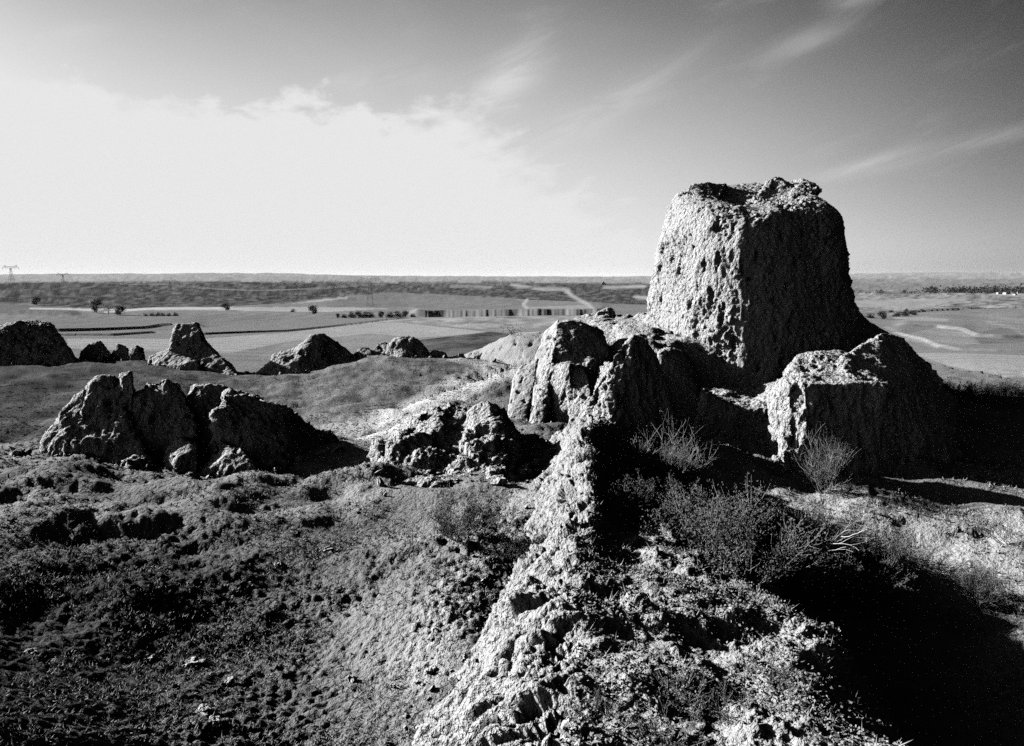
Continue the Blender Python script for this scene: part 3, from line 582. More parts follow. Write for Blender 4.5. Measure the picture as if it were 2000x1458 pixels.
# ------------------------------------------------------------------ the long wall in the foreground: cross sections along its run
SEC = {  # distance: nine (x, height below eye) points from left foot over the crest to the right gully
 1.0: [(-2.9,-7.2),(-2.1,-5.9),(-1.2,-4.6),(-.3,-3.45),(.3,-3.1),(1.5,-3.2),(2.7,-3.42),(4.6,-5.6),(7.0,-9)],
 5.0: [(-2.5,-7.2),(-1.8,-6.0),(-1.0,-4.7),(-.1,-3.5),(.43,-3.25),(1.6,-3.38),(2.8,-3.6),(4.4,-5.9),(7.0,-9)],
 7.0: [(-2.3,-7.3),(-1.65,-6.0),(-.85,-4.75),(.08,-3.65),(.63,-3.42),(1.8,-3.58),(3.1,-3.84),(4.6,-6.0),(7.0,-9)],
 9.0: [(-2.1,-7.3),(-1.4,-5.9),(-.6,-4.8),(.25,-3.75),(.76,-3.5),(1.8,-3.72),(3.4,-4.05),(5.0,-6.0),(7.0,-9)],
 10.2:[(-1.8,-7.2),(-1.1,-5.9),(-.3,-4.75),(.4,-3.85),(.86,-3.55),(1.5,-4.1),(3.4,-4.28),(5.0,-6.0),(7.0,-9)],
 11.2:[(-1.5,-7.0),(-.85,-5.8),(-.15,-4.95),(.5,-4.4),(1.0,-4.25),(1.6,-4.5),(3.4,-4.62),(5.0,-6.0),(7.0,-8.6)],
 14.0:[(-1.0,-7.0),(-.1,-5.6),(.5,-4.95),(1.1,-4.5),(1.55,-4.35),(2.0,-4.9),(3.4,-5.0),(4.8,-5.9),(6.5,-7.8)],
 16.5:[(-.8,-7.0),(.15,-5.5),(.7,-4.9),(1.25,-4.35),(1.75,-4.1),(2.1,-5.3),(3.4,-5.5),(4.9,-6.2),(6.6,-7.8)],
 19.5:[(-.4,-7.0),(.42,-5.4),(.95,-4.8),(1.5,-4.1),(2.0,-3.88),(2.4,-5.4),(3.7,-6.1),(5.2,-6.6),(6.6,-7.8)],
 21.0:[(.2,-7.0),(.8,-5.5),(1.3,-4.85),(1.8,-4.2),(2.3,-4.05),(2.9,-5.5),(4.0,-6.2),(5.4,-6.7),(6.8,-7.8)],
 23.0:[(.5,-7.0),(1.0,-5.5),(1.5,-4.95),(2.1,-4.55),(2.7,-4.45),(3.4,-5.7),(4.3,-6.3),(5.6,-6.8),(7,-7.8)],
 26.0:[(.6,-7.0),(1.1,-5.6),(1.7,-5.1),(2.4,-4.8),(3.2,-4.8),(4.0,-6.0),(4.8,-6.6),(6,-7),(7,-7.8)]}
sd = np.array(sorted(SEC)); sp_ = np.array([SEC[k_] for k_ in sd])            # (n,9,2)
yy = [1.2]
while yy[-1] < 25.5: yy.append(yy[-1] + max(.02 if yy[-1] > 4 else .07, yy[-1] ** 1.6 / 1300))
yy = np.array(yy); nprof = 390
def wall_surface(yv, tv):
    """yv (n,), tv (m,) along profile 0..8 -> x,z arrays"""
    A_ = np.empty((len(yv), 9, 2))
    for i in range(9):
        for c_ in range(2): A_[:, i, c_] = np.interp(yv, sd, sp_[:, i, c_])
    # soften along the run
    out = np.empty((len(yv), len(tv), 2)); i0 = np.clip(np.floor(tv).astype(int), 0, 7); f = tv - i0
    Pm = np.concatenate([A_[:, :1] * 2 - A_[:, 1:2], A_, A_[:, -1:] * 2 - A_[:, -2:-1]], 1)
    p0, p1, p2_, p3 = (Pm[:, i0 + q_] for q_ in range(4)); f = f[None, :, None]
    cat = .5 * (2 * p1 + (p2_ - p0) * f + (2 * p0 - 5 * p1 + 4 * p2_ - p3) * f ** 2 + (3 * p1 - p0 - 3 * p2_ + p3) * f ** 3)
    return .65 * cat + .35 * (p1 * (1 - f) + p2_ * f)
den = np.interp(np.linspace(0, 1, 400), [0, .1, .2, .5, .6, .85, 1], [.5, .8, 1.3, 1.2, 1.2, .8, .4]); cum = np.r_[0, np.cumsum(den)]; cum /= cum[-1]
tprof = np.interp(np.linspace(0, 1, nprof), cum, np.linspace(0, 8, 401))
S_ = wall_surface(yy, tprof)
WX = S_[..., 0]; WZ = S_[..., 1] + CZ; WY = np.repeat(yy[:, None], nprof, 1)
Vw = np.stack([WX, WY, WZ], -1).reshape(-1, 3)
Fw = grid_faces(len(yy), nprof)[:, ::1]
tmp = mesh_np('w', Vw, Fw); Nw = getn(tmp); bpy.data.meshes.remove(tmp)
if Nw[:, 2].mean() < 0: Nw = -Nw; Fw = Fw[:, ::-1]
tt = np.repeat(tprof[None], len(yy), 0).ravel()
face = 1 - sstep(tt, 3.4, 4.4)                 # the bare left face; right of it lies the overgrown slope
Vs = Vw.astype(np.float32)
wr = .5 + .8 * sstep(fbm(Vs * .8 + 4, 2, 530), -.25, .35)
d = fbm(Vs * .6, 2, 501) * .16 + rock(Vs * np.array([1.5, 1.5, 1.0]), 7, 503, .57) * .17 * wr
d += rock(Vs * np.array([7, 7, 5]), 4, 507, .68) * .035 * wr
fl = perlin(Vs * np.array([.7, 1.5, .45]), 505)
fl3 = perlin(Vs * np.array([1.5, 3.2, .7]), 515)
d += face * (-.55 * np.clip(.22 - np.abs(fl3) * 2.2, 0, 1) - .8 * np.clip(.26 - np.abs(fl) * 2.6, 0, 1) + .10 * perlin(Vs * np.array([2.5, 5.0, 1.2]), 506))
pit = perlin(Vs * np.array([2.4, 2.4, 1.2]) + 9, 509) + .4 * perlin(Vs * 7 + 3, 513); d -= face * np.clip(pit - .34, 0, 1) * .6
pit = perlin(Vs * np.array([6, 6, 3]) + 9, 511) + .4 * perlin(Vs * 16 + 3, 514); d -= face * np.clip(pit - .34, 0, 1) * .4
d += (1 - face) * (billow(Vs * 2.3 + 2, 512) * .05)
# crest notch where a length of wall has fallen
Vw2 = Vw + Nw * d[:, None]
wm = mesh_np('ruined_wall', Vw2, Fw)
wm.materials.append(M['earth_near']); wm.materials.append(M['slope'])
fc = (sstep(tt + fbm(Vs * 1.1, 3, 520) * .5, 4.05, 4.06) > .5)[Fw[:, 0]]; wm.polygons.foreach_set('material_index', fc.astype(np.int32))
wall = link('ruined_wall', wm); tag(wall, 'long crumbling earth wall with pale pitted face and overgrown right slope', 'wall')
WN = getn(wm)

# ------------------------------------------------------------------ finding places on the built surfaces
from mathutils.bvhtree import BVHTree
def bvh_np(V, Fq): return BVHTree.FromPolygons(V.tolist(), Fq.tolist())
gs = np.arange(0, GNR - 1, 3); gcols = np.arange(0, 540, 3)
sub = np.c_[X, Y, Z].reshape(GNR, GNC, 3)[gs][:, gcols]
TREES_ = [bvh_np(sub.reshape(-1, 3), grid_faces(len(gs), len(gcols)))]
ws = np.arange(0, len(yy), 3); wc = np.arange(0, nprof, 3)
TREES_.append(bvh_np(Vw2.reshape(len(yy), nprof, 3)[ws][:, wc].reshape(-1, 3), grid_faces(len(ws), len(wc))))
EYE = Vector((0, 0, CZ))
def hit(px, py):
    dr = (P(px, py, 10) - EYE).normalized(); best = None
    for t_ in TREES_:
        h = t_.ray_cast(EYE, dr)
        if h[0] is not None and (best is None or h[3] < best[1]): best = (h[0], h[3])
    return best[0] if best else on_ground(px, py)
def top_of(x, y):
    z = -1e9
    for t_ in TREES_:
        h = t_.ray_cast(Vector((x, y, 200)), Vector((0, 0, -1)))
        if h[0] is not None: z = max(z, h[0].z)
    return z

# ------------------------------------------------------------------ shrubs, saplings, trees
def tube_paths(paths, sides=3):
    """paths: list of (points (n,3), radii (n,)) -> verts, quads"""
    V, Fq = [], []; off = 0
    for pts_, rad_ in paths:
        pts_ = np.asarray(pts_, float); n = len(pts_); tg = np.gradient(pts_, axis=0); tg /= np.linalg.norm(tg, axis=1)[:, None] + 1e-9
        ref = np.where(np.abs(tg[:, 2:3]) > .9, np.array([[1., 0, 0]]), np.array([[0, 0, 1.]]))
        u = np.cross(tg, ref); u /= np.linalg.norm(u, axis=1)[:, None] + 1e-9; v = np.cross(tg, u)
        th = np.arange(sides) * 2 * math.pi / sides
        ring = pts_[:, None] + np.asarray(rad_)[:, None, None] * (np.cos(th)[None, :, None] * u[:, None] + np.sin(th)[None, :, None] * v[:, None])
        V.append(ring.reshape(-1, 3)); Fq.append(grid_faces(n, sides, True) + off); off += n * sides
    return np.concatenate(V), np.concatenate(Fq)
def leaf_quads(C, size, rng, flat=0.0, asp=.55):
    n = len(C); a = rng.normal(size=(n, 3)); a[:, 2] *= 1 - flat; a /= np.linalg.norm(a, axis=1)[:, None]
    b_ = np.cross(a, rng.normal(size=(n, 3))); b_ /= np.linalg.norm(b_, axis=1)[:, None] + 1e-9
    s_ = (np.asarray(size) * (.6 + .8 * rng.random(n)))[:, None]
    q_ = np.stack([C - a * s_ * .5, C + b_ * s_ * asp * .5, C + a * s_ * .5, C - b_ * s_ * asp * .5], 1)
    return q_.reshape(-1, 3), np.arange(4 * n).reshape(-1, 4)
def branch(p, d_, L, r_, rng, n=6, curl=.25, lift=.0):
    pts_ = [np.array(p, float)]; d_ = np.array(d_, float); d_ /= np.linalg.norm(d_)
    for i in range(n):
        d_ = d_ + rng.normal(size=3) * curl / n ** .5 * .8 + np.array([0, 0, lift / n]); d_ /= np.linalg.norm(d_); pts_.append(pts_[-1] + d_ * L / n)
    return np.array(pts_), np.linspace(r_, r_ * .35, n + 1)
def shrub_meshes(seed, H=1.4, Wd=1.0, stems=16, twigs=7, leafn=1800, leaf=.03, r0=.011, lift=.5, spread=.75):
    rng = np.random.default_rng(seed); paths = []; tips = []
    for i in range(stems):
        a = rng.random() * 2 * math.pi; t = rng.random() ** .6 * spread
        d_ = np.array([math.cos(a) * math.sin(t * 1.4), math.sin(a) * math.sin(t * 1.4), math.cos(t * 1.2) + .1])
        L = H * (.65 + .45 * rng.random()) * (1 + .2 * t)
        p0 = np.array([math.cos(a), math.sin(a), 0]) * rng.random() * .18 * Wd - np.array([0, 0, .08])
        m_ = branch(p0, d_ * np.array([Wd, Wd, 1]), L, r0, rng, 7, .3, lift); paths.append(m_)
        for j in range(twigs):
            f = .3 + .65 * rng.random(); k_ = f * 7; i0 = int(k_); b0 = m_[0][min(i0, 7)]
            dd = (m_[0][min(i0 + 1, 7)] - m_[0][max(i0 - 1, 0)]); dd = dd / (np.linalg.norm(dd) + 1e-9) + rng.normal(size=3) * .55
            tw = branch(b0, dd, L * (.22 + .25 * rng.random()), r0 * .6, rng, 4, .35, lift * .8); paths.append(tw); tips.append(tw[0][1:])
            if rng.random() < .6:
                t2 = branch(tw[0][2], dd + rng.normal(size=3) * .6, L * .16, r0 * .45, rng, 3, .3, lift); paths.append(t2); tips.append(t2[0][1:])
        tips.append(m_[0][3:])
    Vt, Ft = tube_paths(paths); st_ = mesh_np('stems', Vt, Ft)
    T = np.concatenate(tips); C = T[rng.integers(0, len(T), leafn)] + rng.normal(size=(leafn, 3)) * .035 * H
    Vl, Fl = leaf_quads(C, np.full(leafn, leaf), rng); lf = mesh_np('leaves', Vl, Fl, False)
    return st_, lf
def proto_mats(pr, a, b_):
    pr[0].materials.append(M[a]); pr[1].materials.append(M[b_]); return pr
SH = [proto_mats(shrub_meshes(1, 1.5, .9, 26, 9, 3000, .032, .012, .9, .65), 'twig', 'leaf_dry'),      # upright and twiggy
      proto_mats(shrub_meshes(2, 1.2, 1.2, 24, 9, 7500, .036, .009, .5, .95), 'twig', 'leaf_dry'),   # broad and leafy
      proto_mats(shrub_meshes(3, 1.1, 1.3, 22, 9, 7000, .036, .009, .45, 1.0), 'twig', 'leaf_dry'),
      proto_mats(shrub_meshes(4, .7, 1.2, 16, 6, 900, .03, .008, .4, 1.0), 'twig', 'leaf_dry')]      # low
def thing(name, label, cat, loc, rz=0, sc_=1.0, group=None):
    o = bpy.data.objects.new(name, None); COL.objects.link(o); o.location = loc; o.rotation_euler = (0, 0, rz); o.scale = (sc_,) * 3 if not hasattr(sc_, '__len__') else sc_
    o.empty_display_size = .2; return tag(o, label, cat, group)
def put_shrub(px, py, kind, sc_, label, group=None, name='shrub'):
    v = hit(px, py); t = thing(name, label, 'shrub', v - Vector((0, 0, .05)), random.random() * 6.28, sc_, group)
    for nm, me in zip(('stems', 'leaves'), SH[kind]):
        c_ = bpy.data.objects.new(nm, me); COL.objects.link(c_); c_.parent = t
    return t
put_shrub(1292, 985, 0, 1.25, 'tall upright twiggy shrub before the black hollow of the fin')
put_shrub(1335, 960, 0, .85, 'smaller upright shrub crowding the tall twiggy shrub')
put_shrub(1610, 962, 0, 1.05, 'twiggy shrub with raised shoots against the black front of the block')
thick = 'dense dry shrub in the thicket filling the gully beside the wall'
for px, py, kd, sc_ in ((1270,1030,1,.8),(1330,1030,2,.8),(1390,1030,1,.62),(1450,1040,2,.6),(1380,1075,1,1.0),(1450,1085,2,.95),(1520,1080,1,.9),(1590,1085,2,.9),(1460,1125,1,1.0),(1540,1130,2,1.1),(1610,1120,1,1.1),(1670,1100,2,1.0),(1560,1175,1,1.0),(1640,1170,2,1.0),(1720,1120,3,1.2),(1690,1190,1,.9)):
    put_shrub(px, py, kd, sc_ * 1.18, thick, 'thicket beside the wall')
put_shrub(1770, 1110, 3, 1.1, 'low shrub at the open end of the thicket above the pale track')
put_shrub(1915, 1185, 0, .62, 'lone spiky shrub at the edge of the shadow on the pale track')
put_shrub(1990, 1195, 3, .8, 'low shrub beyond the spiky one at the edge of the shadow')
put_shrub(905, 1050, 1, .8, 'round dark shrub in the turf left of the long wall')
put_shrub(1985, 1060, 3, 1.3, 'sprawling shrub on the pale bank past the block shadow')
for px, py, kd, sc_ in ((1860,780,1,1.1),(1900,785,2,1.0),(1935,792,1,1.2),(1985,800,2,1.3),(1890,760,3,1.2),(1965,770,2,1.0),(2020,790,1,1.2)):
    put_shrub(px, py, kd, sc_, 'dark bush growing behind the square block at the terrace edge', 'bushes behind the block')
for px, py, sc_ in ((1010,1072,.45),(985,1090,.4),(1165,1400,.35),(1420,1390,.4),(1330,1360,.4),(1500,1330,.4),(1300,1440,.4)):
    put_shrub(px, py, 3, sc_, 'small tuft of twigs rooted on the long wall', 'tufts on the long wall', 'twig_tuft')
# dead bleached branch lying on the thicket
rng = np.random.default_rng(77); paths = []
m0 = branch((0, 0, 0), (1, .15, .22), 1.7, .015, rng, 9, .3, .12); paths.append(m0)
for f, sg in ((2, 1), (3, -1), (4, 1), (5, -1), (6, 1), (7, -1)):
    b1 = branch(m0[0][f], np.array([1, sg * .9, .25 + .3 * rng.random()]), .75, .013, rng, 6, .4, .1); paths.append(b1)
    for f2 in (2, 4): paths.append(branch(b1[0][f2], np.array([1, sg * .3 - .6 * (f2 == 2), .4]), .4, .008, rng, 4, .4, .1))
b1 = branch(m0[0][1], np.array([-.35, .1, 1.]), .7, .013, rng, 6, .4, .1); paths.append(b1)
Vt, Ft = tube_paths(paths, 4); M['dead'] = flat_mat('bleached_wood', .3, .2, 12)
v = hit(1540, 1150); db = link('dead_branch', mesh_np('dead_branch', Vt, Ft), M['dead']); db.location = v + Vector((0, -.3, .7)); db.rotation_euler = (0, R(-4), R(-6))
tag(db, 'bleached dead branch lying across the thicket beside the wall', 'branch')

def tree_meshes(seed, H, Wd, trunk=.3, leafn=700, leaf=.35, gap=.5):
    rng = np.random.default_rng(seed); paths = [branch((0, 0, -.3), (0, 0, 1), H * .7, H * .028, rng, 6, .12, 0)]
    C = []
    for i in range(11):
        f = 1 + int(rng.random() * 4.9); a = rng.random() * 6.28
        b1 = branch(paths[0][0][f], (math.cos(a) * Wd, math.sin(a) * Wd, .6 + .5 * rng.random()), H * .36, H * .012, rng, 4, .3, .2); paths.append(b1)
        k_ = int(leafn / 11); c0 = b1[0][-1] * .75 + b1[0][2] * .25
        C.append(c0 + rng.normal(size=(k_, 3)) * np.array([.11 * Wd, .11 * Wd, .10]) * H)
    C = np.concatenate(C); Vt, Ft = tube_paths(paths, 4); Vl, Fl = leaf_quads(C, np.full(len(C), leaf), rng, 0, .8)
    tm_ = mesh_np('trunk', Vt, Ft); lm = mesh_np('crown', Vl, Fl, False)
    tm_.materials.append(M['bark_dark']); lm.materials.append(M['leaf_dark']); return tm_, lm
M['bark_dark'] = flat_mat('dark_bark', .05, .3, 5)
TR = [tree_meshes(31, 7.5, .8, leafn=1000, leaf=.5), tree_meshes(32, 6.5, 1.1, leafn=1000, leaf=.5), tree_meshes(33, 6.0, 1.0, leafn=220, leaf=.3), tree_meshes(34, 3.2, 1.7, leafn=700, leaf=.32)]
def put_tree(px, py, kd, hpx, label, group=None, name='tree', cat='tree', deep=0):
    v = on_ground(px, py); h0 = (7.5, 6.5, 6.0, 3.2)[kd]; want = hpx / F * v.y
    v.z = float(hmacro(v.x, v.y)[0]) - .1
    t = thing(name, label, cat, v, random.random() * 6.28, want / h0, group)
    for nm, me in zip(('trunk', 'crown'), TR[kd]):
        c_ = bpy.data.objects.new(nm, me); COL.objects.link(c_); c_.parent = t
put_tree(72, 596, 1, 18, 'dark round tree by itself on the scrub at the field edge')
put_tree(189, 612, 0, 27, 'dense upright dark tree beside the sparse field tree')
put_tree(212, 616, 2, 22, 'sparse bare-branched tree between two dense dark trees')
put_tree(236, 616, 1, 22, 'dense bushy dark tree beside the pale track, right of the sparse tree')
put_tree(441, 607, 1, 17, 'round dark field tree where the two pale tracks meet')
put_tree(611, 614, 1, 20, 'round dark field tree left of the hedge row')
put_tree(572, 610, 3, 8, 'tiny dark bush near the round field tree')
for i, px in enumerate((660, 672, 688, 700, 712, 724, 745, 762, 778, 792, 806)):
    put_tree(px, 621 - (i > 7) * 1, 3 if i % 3 else 1, 15 - 5 * (i in (0, 1, 10)), 'dark bush in the hedge row below the pylon', 'hedge row bushes', 'hedge_bush', 'bush')
for px in (285, 297, 308, 318, 330, 343): put_tree(px, 618, 3, 7 + 3 * random.random(), 'low dark scrub bush on the bank behind the tapering stump', 'scrub on the field bank', 'scrub_bush', 'bush')
for px, py, h in ((1700,622,13),(1722,624,19),(1752,619,14),(1768,618,12),(1784,616,12),(1740,611,8),(1800,609,7),(1770,608,7)):
    put_tree(px, py, 3 if h < 18 else 1, h, 'dark bush on the lower fields right of the tower', 'bushes on the lower fields', 'field_bush', 'bush')
# lone sapling by the dark bank
v = hit(1008, 702); t = thing('sapling', 'thin bare sapling standing before the dark undercut bank', 'tree', v, .4, .42)
for nm, me in zip(('trunk', 'crown'), tree_meshes(41, 6.0, .9, leafn=260, leaf=.16)):
    c_ = bpy.data.objects.new(nm, me); COL.objects.link(c_); c_.parent = t
# far shelter belt: one mass of trees
rng = np.random.default_rng(5); C = []; sz = []
for i in range(170):
    px = 1655 + 420 * rng.random(); py = 574 - 2.5 * rng.random() + (px < 1800) * 1.0
    if 1730 < px < 1760 or (px < 1800 and rng.random() < .45): continue
    v = on_ground(px, py); hh = (5 + 6 * rng.random()) / F * v.y * (1.25 if px > 1800 else .7)
    n = 26; C.append(np.array(v) + rng.normal(size=(n, 3)) * np.array([.42, .42, .28]) * hh + np.array([0, 0, hh * .5])); sz.append(np.full(n, hh * .32))
Vl, Fl = leaf_quads(np.concatenate(C), np.concatenate(sz), rng, 0, .8)
tb = link('tree_belt', mesh_np('tree_belt', Vl, Fl, False), M['leaf_dark']); tb['kind'] = 'stuff'; tb['label'] = 'dark belt of distant trees across the plain'
# farm houses by the belt
for i, (px, py, w_) in enumerate(((1952,575,9),(1966,576,12),(1982,577,8),(1958,571,7),(1990,573,9))):
    v = on_ground(px, py); L_ = w_ / F * v.y; Hh = L_ * .35
    t = thing('farm_house', 'tiny white farm house beside the distant tree belt', 'house', v, .3 * i, 1, 'farm houses by the tree belt')
    bm = bmesh.new(); bmesh.ops.create_cube(bm, size=1); bmesh.ops.scale(bm, vec=(L_, L_ * .6, Hh + 1), verts=bm.verts); bmesh.ops.translate(bm, vec=(0, 0, Hh / 2 - .5), verts=bm.verts)
    me = bpy.data.meshes.new('wall'); bm.to_mesh(me); bm.free(); link('wall', me, M['house_wall'], t)
    a_, b_, h_ = L_ * .54, L_ * .36, Hh * .55
    me = mesh_np('roof', np.array([(-a_,-b_,Hh+.02),(a_,-b_,Hh+.02),(a_,0,Hh+h_),(-a_,0,Hh+h_),(-a_,b_,Hh+.02),(a_,b_,Hh+.02)]), np.array([(0,1,2,3),(3,2,5,4),(0,4,5,1)]), False); link('roof', me, M['house_roof'], t)

# ------------------------------------------------------------------ pylons and wires
def bars_mesh(name, bars, th):
    return mesh_np(name, *tube_paths([(np.array(b_[:2]), np.full(2, b_[2] if len(b_) > 2 else th)) for b_ in bars], 4), False)
def pylon(px, py_top, py_base, D, Hm, label, rz=0):
    Pt = P(px, py_top, D); base = Vector((Pt.x, Pt.y, Pt.z - Hm))
    t = thing('pylon', label, 'pylon', base, rz, 1, 'pylons of the power line')
    b_ = []; bw, tw, zt = Hm * .11, Hm * .03, Hm * .86; th = D * .00015
    cs = ((-1,-1),(1,-1),(1,1),(-1,1)); lv = np.linspace(0, 1, 9) ** .85
    wd = lambda f: bw + (tw - bw) * min(1, f * 1.15)
    for sx, sy in cs:
        for f0, f1 in zip(lv[:-1], lv[1:]): b_.append(((sx * wd(f0), sy * wd(f0), zt * f0), (sx * wd(f1), sy * wd(f1), zt * f1), th))
    for k_ in range(4):
        (ax, ay), (cx, cy_) = cs[k_], cs[(k_ + 1) % 4]
        for f0, f1 in zip(lv[:-1], lv[1:]): b_.append(((ax * wd(f0), ay * wd(f0), zt * f0), (cx * wd(f1), cy_ * wd(f1), zt * f1), th * .5))
    link('mast', bars_mesh('mast', b_, th), M['steel'], t)
    a = []; hw = Hm * .40; z0, z1 = zt, zt + Hm * .07; n = 12
    for yv in (-tw, tw):
        xs = np.linspace(-hw * .72, hw * .72, n)
        for i in range(n - 1):
            a.append(((xs[i], yv, z1), (xs[i + 1], yv, z1), th * .8)); a.append(((xs[i], yv, z0 if i % 2 else z1), (xs[i + 1], yv, z1 if i % 2 else z0), th * .45))
        a.append(((-hw * .72, yv, z1), (-hw, 0, z0 + .1), th * .7)); a.append(((hw * .72, yv, z1), (hw, 0, z0 + .1), th * .7))
        a.append(((-hw * .72, yv, z0), (hw * .72, yv, z0), th * .8)); a.append(((-hw * .72, yv, z0), (-hw, 0, z0 + .1), th * .7)); a.append(((hw * .72, yv, z0), (hw, 0, z0 + .1), th * .7))
    link('crossarm', bars_mesh('crossarm', a, th), M['steel'], t)
    for sx in (-1, 1):
        link('peak', bars_mesh('peak', [((sx * hw * .42, -tw, z1), (sx * hw * .74, 0, Hm), th), ((sx * hw * .66, tw, z1), (sx * hw * .74, 0, Hm), th)], th), M['steel'], t)
    for x_ in (-hw * .97, 0, hw * .97):
        link('insulator', bars_mesh('insulator', [((x_, 0, z0), (x_, 0, z0 - Hm * .09), th * .9)], th), M['steel'], t)
    return [base + Vector((x_, 0, z0 - Hm * .09)) for x_ in (-hw * .97, 0, hw * .97)]
w1 = pylon(722, 541, 601, 690, 27.5, 'lattice pylon rising from the fields behind the hedge row')
w2 = pylon(331, 546, 556, 1060, 28, 'pylon mostly hidden, only its crossarm showing over the ridge')
w3 = pylon(122, 533, 553, 1330, 28, 'smaller pylon on the ridge skyline with thin legs')
w4 = pylon(20, 518, 553, 1090, 30, 'tallest pylon on the ridge skyline with wide crossarm')
def wire(a, b_, sag, label):
    t_ = np.linspace(0, 1, 26)[:, None]; p_ = np.array(a) * (1 - t_) + np.array(b_) * t_; p_[:, 2] -= (4 * sag * t_ * (1 - t_))[:, 0]
    o = link('power_line', mesh_np('power_line', *tube_paths([(p_, np.full(26, .04))], 4)), M['wire']); tag(o, label, 'wire', 'power line wires')
for i in range(3):
    wire(w1[i], w2[i], 7, 'thin power wire between hedge-row pylon and half-hidden pylon')
    wire(w2[i], w3[i], 5, 'thin power wire between half-hidden pylon and small skyline pylon')

# ------------------------------------------------------------------ small stones
for i, (px, py, s_) in enumerate(((380,1298,.11),(445,1335,.08),(400,1392,.10),(295,1288,.07),(420,1415,.09),(640,1075,.08),(545,1105,.09),(60,1275,.07),(905,870,.12),(700,905,.1))):
    bm = bmesh.new(); bmesh.ops.create_icosphere(bm, subdivisions=3, radius=1)
    me = bpy.data.meshes.new('stone'); bm.to_mesh(me); bm.free(); Vv = getv(me); Nn = Vv.copy()
    Vv = Vv * (1 + fbm(Nn * 1.3 + i * 7, 3, 700 + i)[:, None] * .55) * np.array([1.3, .9, .55]) * s_; me.vertices.foreach_set('co', Vv.ravel().astype(np.float32)); me.update()
    o = link('stone', me, M['earth']); o.location = hit(px, py) + Vector((0, 0, s_ * .2)); o.rotation_euler = (0, 0, i * 1.3)
    tag(o, 'small pale earth clod lying loose on the turf left of the wall', 'stone', 'loose clods on the turf')

# ------------------------------------------------------------------ ground cover: withered leaves on the slope, dry grass on the turf
rng = np.random.default_rng(99)
tri = Fw[(tt[Fw[:, 0]] > 3.9) & (tt[Fw[:, 0]] < 7.6)]
ctr = Vw2[tri].mean(1); area = np.linalg.norm(np.cross(Vw2[tri[:, 1]] - Vw2[tri[:, 0]], Vw2[tri[:, 3]] - Vw2[tri[:, 0]]), axis=1)
dens = area * (1 + 1.2 * (ctr[:, 1] < 11)) * np.clip(.9 + 1.6 * fbm(ctr * .9, 2, 801), .05, 3)
pick = rng.choice(len(tri), 20000, p=dens / dens.sum())
base_c = ctr[pick]; k_ = 5
C = np.repeat(base_c, k_, 0) + rng.normal(size=(len(pick) * k_, 3)) * np.array([.035, .035, .016]) + np.array([0, 0, .025])
Vl, Fl = leaf_quads(C, np.full(len(C), .030), rng, .5, .7)
gc = link('withered_leaves', mesh_np('withered_leaves', Vl, Fl, False), M['cover']); gc['kind'] = 'stuff'; gc['label'] = 'small withered leafy plants covering the slope right of the wall crest'
def grass(name, label, pts_, L, nb, mat, lean=.5):
    n = len(pts_) * nb; b0 = np.repeat(pts_, nb, 0) + rng.normal(size=(n, 3)) * np.array([.03, .03, 0])
    d_ = rng.normal(size=(n, 3)) * lean; d_[:, 2] = 1; d_ /= np.linalg.norm(d_, axis=1)[:, None]; LL = (L * (.4 + .9 * rng.random(n)))[:, None]
    sdv = np.cross(d_, rng.normal(size=(n, 3))); sdv /= np.linalg.norm(sdv, axis=1)[:, None] + 1e-9; wv_ = .0065 * (np.linalg.norm(b0, axis=1) / 10).clip(.7, 2.2)[:, None]
    Vg = np.stack([b0 - sdv * wv_, b0 + sdv * wv_, b0 + d_ * LL], 1).reshape(-1, 3)
    o = link(name, mesh_np(name, Vg, np.arange(3 * n).reshape(-1, 3), False), M[mat]); o['kind'] = 'stuff'; o['label'] = label
Vg_ = np.c_[X, Y, Z]
near_i = np.where((RRf > 5.5) & (RRf < 50) & ok & (X < 1.0))[0]
pr = np.clip(.7 + 1.8 * fbm(Vg_[near_i] * .5, 3, 811), .02, 3) * RRf[near_i] ** 1.2 * np.clip(turf[near_i] + .45, 0, 1); pk = rng.choice(near_i, 16000, p=pr / pr.sum())
grass('dry_grass', 'short dry grass tufts over the turf left of the wall', Vg_[pk], .06, 7, 'grass', 1.0)
near_i = np.where((RRf > 9) & (RRf < 40) & ok & (X > 3.0))[0]
pr = np.clip(.5 + 2 * fbm(Vg_[near_i] * .4, 3, 821), .02, 3) * RRf[near_i] ** 1.2; pk = rng.choice(near_i, 7000, p=pr / pr.sum())
grass('dry_grass', 'sparse dry grass on the pale ground right of the thicket', Vg_[pk], .10, 6, 'grass', .7)
pk = rng.choice(len(tri), 2200, p=dens / dens.sum())
grass('dry_grass', 'long dry grass stalks on the overgrown wall slope', ctr[pk], .12, 6, 'grass', .9)

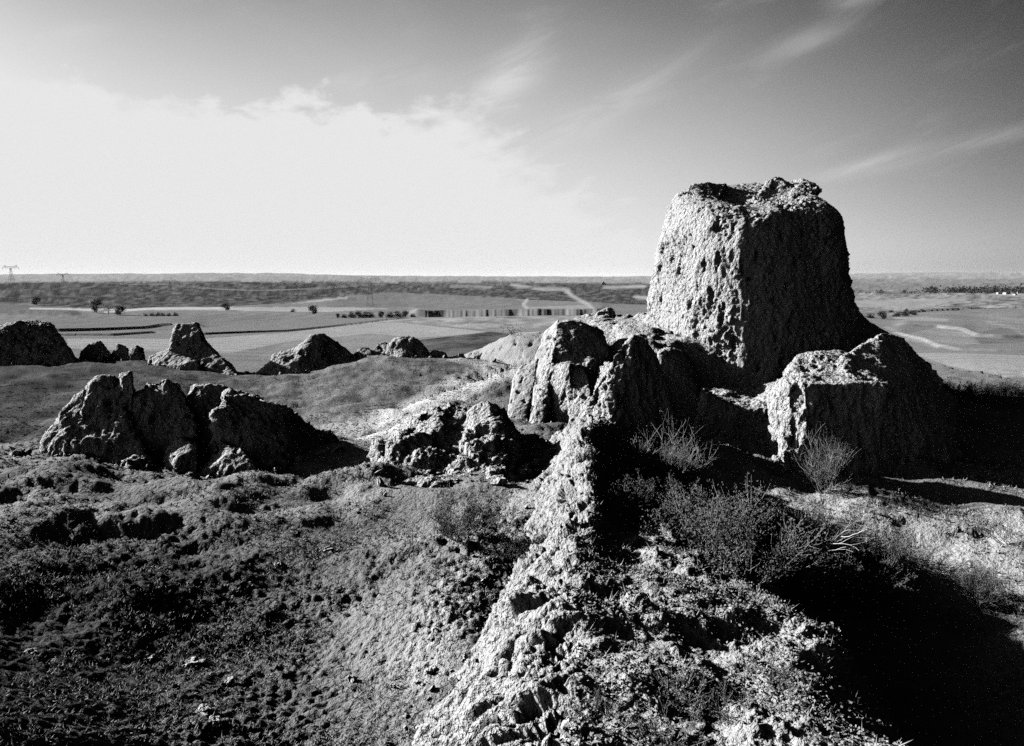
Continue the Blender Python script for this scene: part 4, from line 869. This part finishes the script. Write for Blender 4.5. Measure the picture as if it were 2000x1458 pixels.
# ------------------------------------------------------------------ fallen rubble round the foot of every ruin
ico = bmesh.new(); bmesh.ops.create_icosphere(ico, subdivisions=2, radius=1); IV = np.array([v.co[:] for v in ico.verts]); IF = np.array([[v.index for v in f.verts] for f in ico.faces]); ico.free()
RV, RF, off = [], [], 0
for o in [o for o in COL.objects if o.type == 'MESH' and o.parent is None and o.name.split('.')[0] in ('ruin_block','saddle_wall','wall_fin','hooded_fin','wall_slab','clod_mound','wall_stub','rim_ruin','gully_bank','ruined_wall')]:
    Vv = getv(o.data) + np.array(o.location); sel = rng.choice(len(Vv), min(len(Vv), 14000), replace=False); Vv = Vv[sel]; Nn = getn(o.data)[sel]
    ct = np.abs(Vv[:, 2] - hmacro(Vv[:, 0], Vv[:, 1])) < .3; Vv = Vv[ct]; Nn = Nn[ct]
    if len(Vv) == 0: continue
    near_w = o.name.startswith('ruined_wall'); n = 200 if near_w else 75
    pk = rng.integers(0, len(Vv), n); outd = np.abs(rng.normal(size=n)) * .55
    for q_, nn, od in zip(Vv[pk], Nn[pk], outd):
        x_, y_ = q_[0] + nn[0] * od + rng.normal() * .15, q_[1] + nn[1] * od + rng.normal() * .15
        h = TREES_[0].ray_cast(Vector((x_, y_, 60)), Vector((0, 0, -1)))
        if h[0] is None: continue
        sz_ = (.015 + .05 * rng.random() ** 3) if near_w else (.035 + .15 * rng.random() ** 3.5); A3 = rng.normal(size=(3, 3)) * .28 + np.eye(3)
        RV.append((IV * (1 + .8 * fbm(IV * 1.1 + rng.random(3) * 50, 3, 900)[:, None])) @ A3 * sz_ + np.array([x_, y_, h[0].z + sz_ * .25])); RF.append(IF + off); off += len(IV)
rb = link('rubble', mesh_np('rubble', np.concatenate(RV), np.concatenate(RF), False), M['earth']); rb['kind'] = 'stuff'; rb['label'] = 'crumbled earth clods fallen round the feet of the ruins'

# ------------------------------------------------------------------ fluted cliff below the far terrace
a_, r_, h_, w_, L_ = _steps[3]
av = np.linspace(a_[0] + .02, a_[-1] - .004, 420); rl = np.interp(av, a_, r_); nz_ = 14; f = np.linspace(0, 1, nz_)
zb = hbase(np.sin(av) * (rl - 2), np.cos(av) * (rl - 2)); zt_ = hmacro(np.sin(av) * (rl + 17), np.cos(av) * (rl + 17))
cw = lambda fr, sd: perlin(np.c_[av * fr, np.sin(av * 37) + .37, np.cos(av * 23) + .61], sd)
fl_ = np.abs(cw(110, 71)) * 2.5 + cw(260, 72) * 1.5 + cw(35, 73) * 9
RRc = rl[None] - 2.6 + f[:, None] * 5.0 + .25 * fl_[None] * (1 - .3 * f[:, None]); RRc = np.concatenate([RRc, RRc[-1:] + 14])
ZZc = (zb - .5)[None] * (1 - f[:, None]) + (zt_ + .15 + .35 * cw(70, 74))[None] * f[:, None]; ZZc = np.concatenate([ZZc, ZZc[-1:] - .5])
Vc = np.stack([np.sin(av)[None] * RRc, np.cos(av)[None] * RRc, ZZc], -1).reshape(-1, 3)
cf = link('loess_cliff', mesh_np('loess_cliff', Vc, grid_faces(nz_ + 1, len(av))), flat_mat('cliff_loess', .14, .4, .1)); tag(cf, 'low fluted loess cliff edging the far terrace field', 'cliff')

# ------------------------------------------------------------------ air
bm = bmesh.new(); bmesh.ops.create_cube(bm, size=1); bmesh.ops.scale(bm, vec=(44000, 44000, 260), verts=bm.verts); bmesh.ops.translate(bm, vec=(0, 0, 0), verts=bm.verts)
me = bpy.data.meshes.new('haze'); bm.to_mesh(me); bm.free()
hm = bpy.data.materials.new('dusty_air'); hm.use_nodes = True; hm.node_tree.nodes.clear()
pv = hm.node_tree.nodes.new('ShaderNodeVolumePrincipled'); pv.inputs['Color'].default_value = (.85, .85, .85, 1); pv.inputs['Density'].default_value = 1.2e-5
mo = hm.node_tree.nodes.new('ShaderNodeOutputMaterial'); hm.node_tree.links.new(pv.outputs[0], mo.inputs['Volume'])
hz = link('haze', me, hm); hz['kind'] = 'stuff'; hz['label'] = 'thin dusty air over the plain'
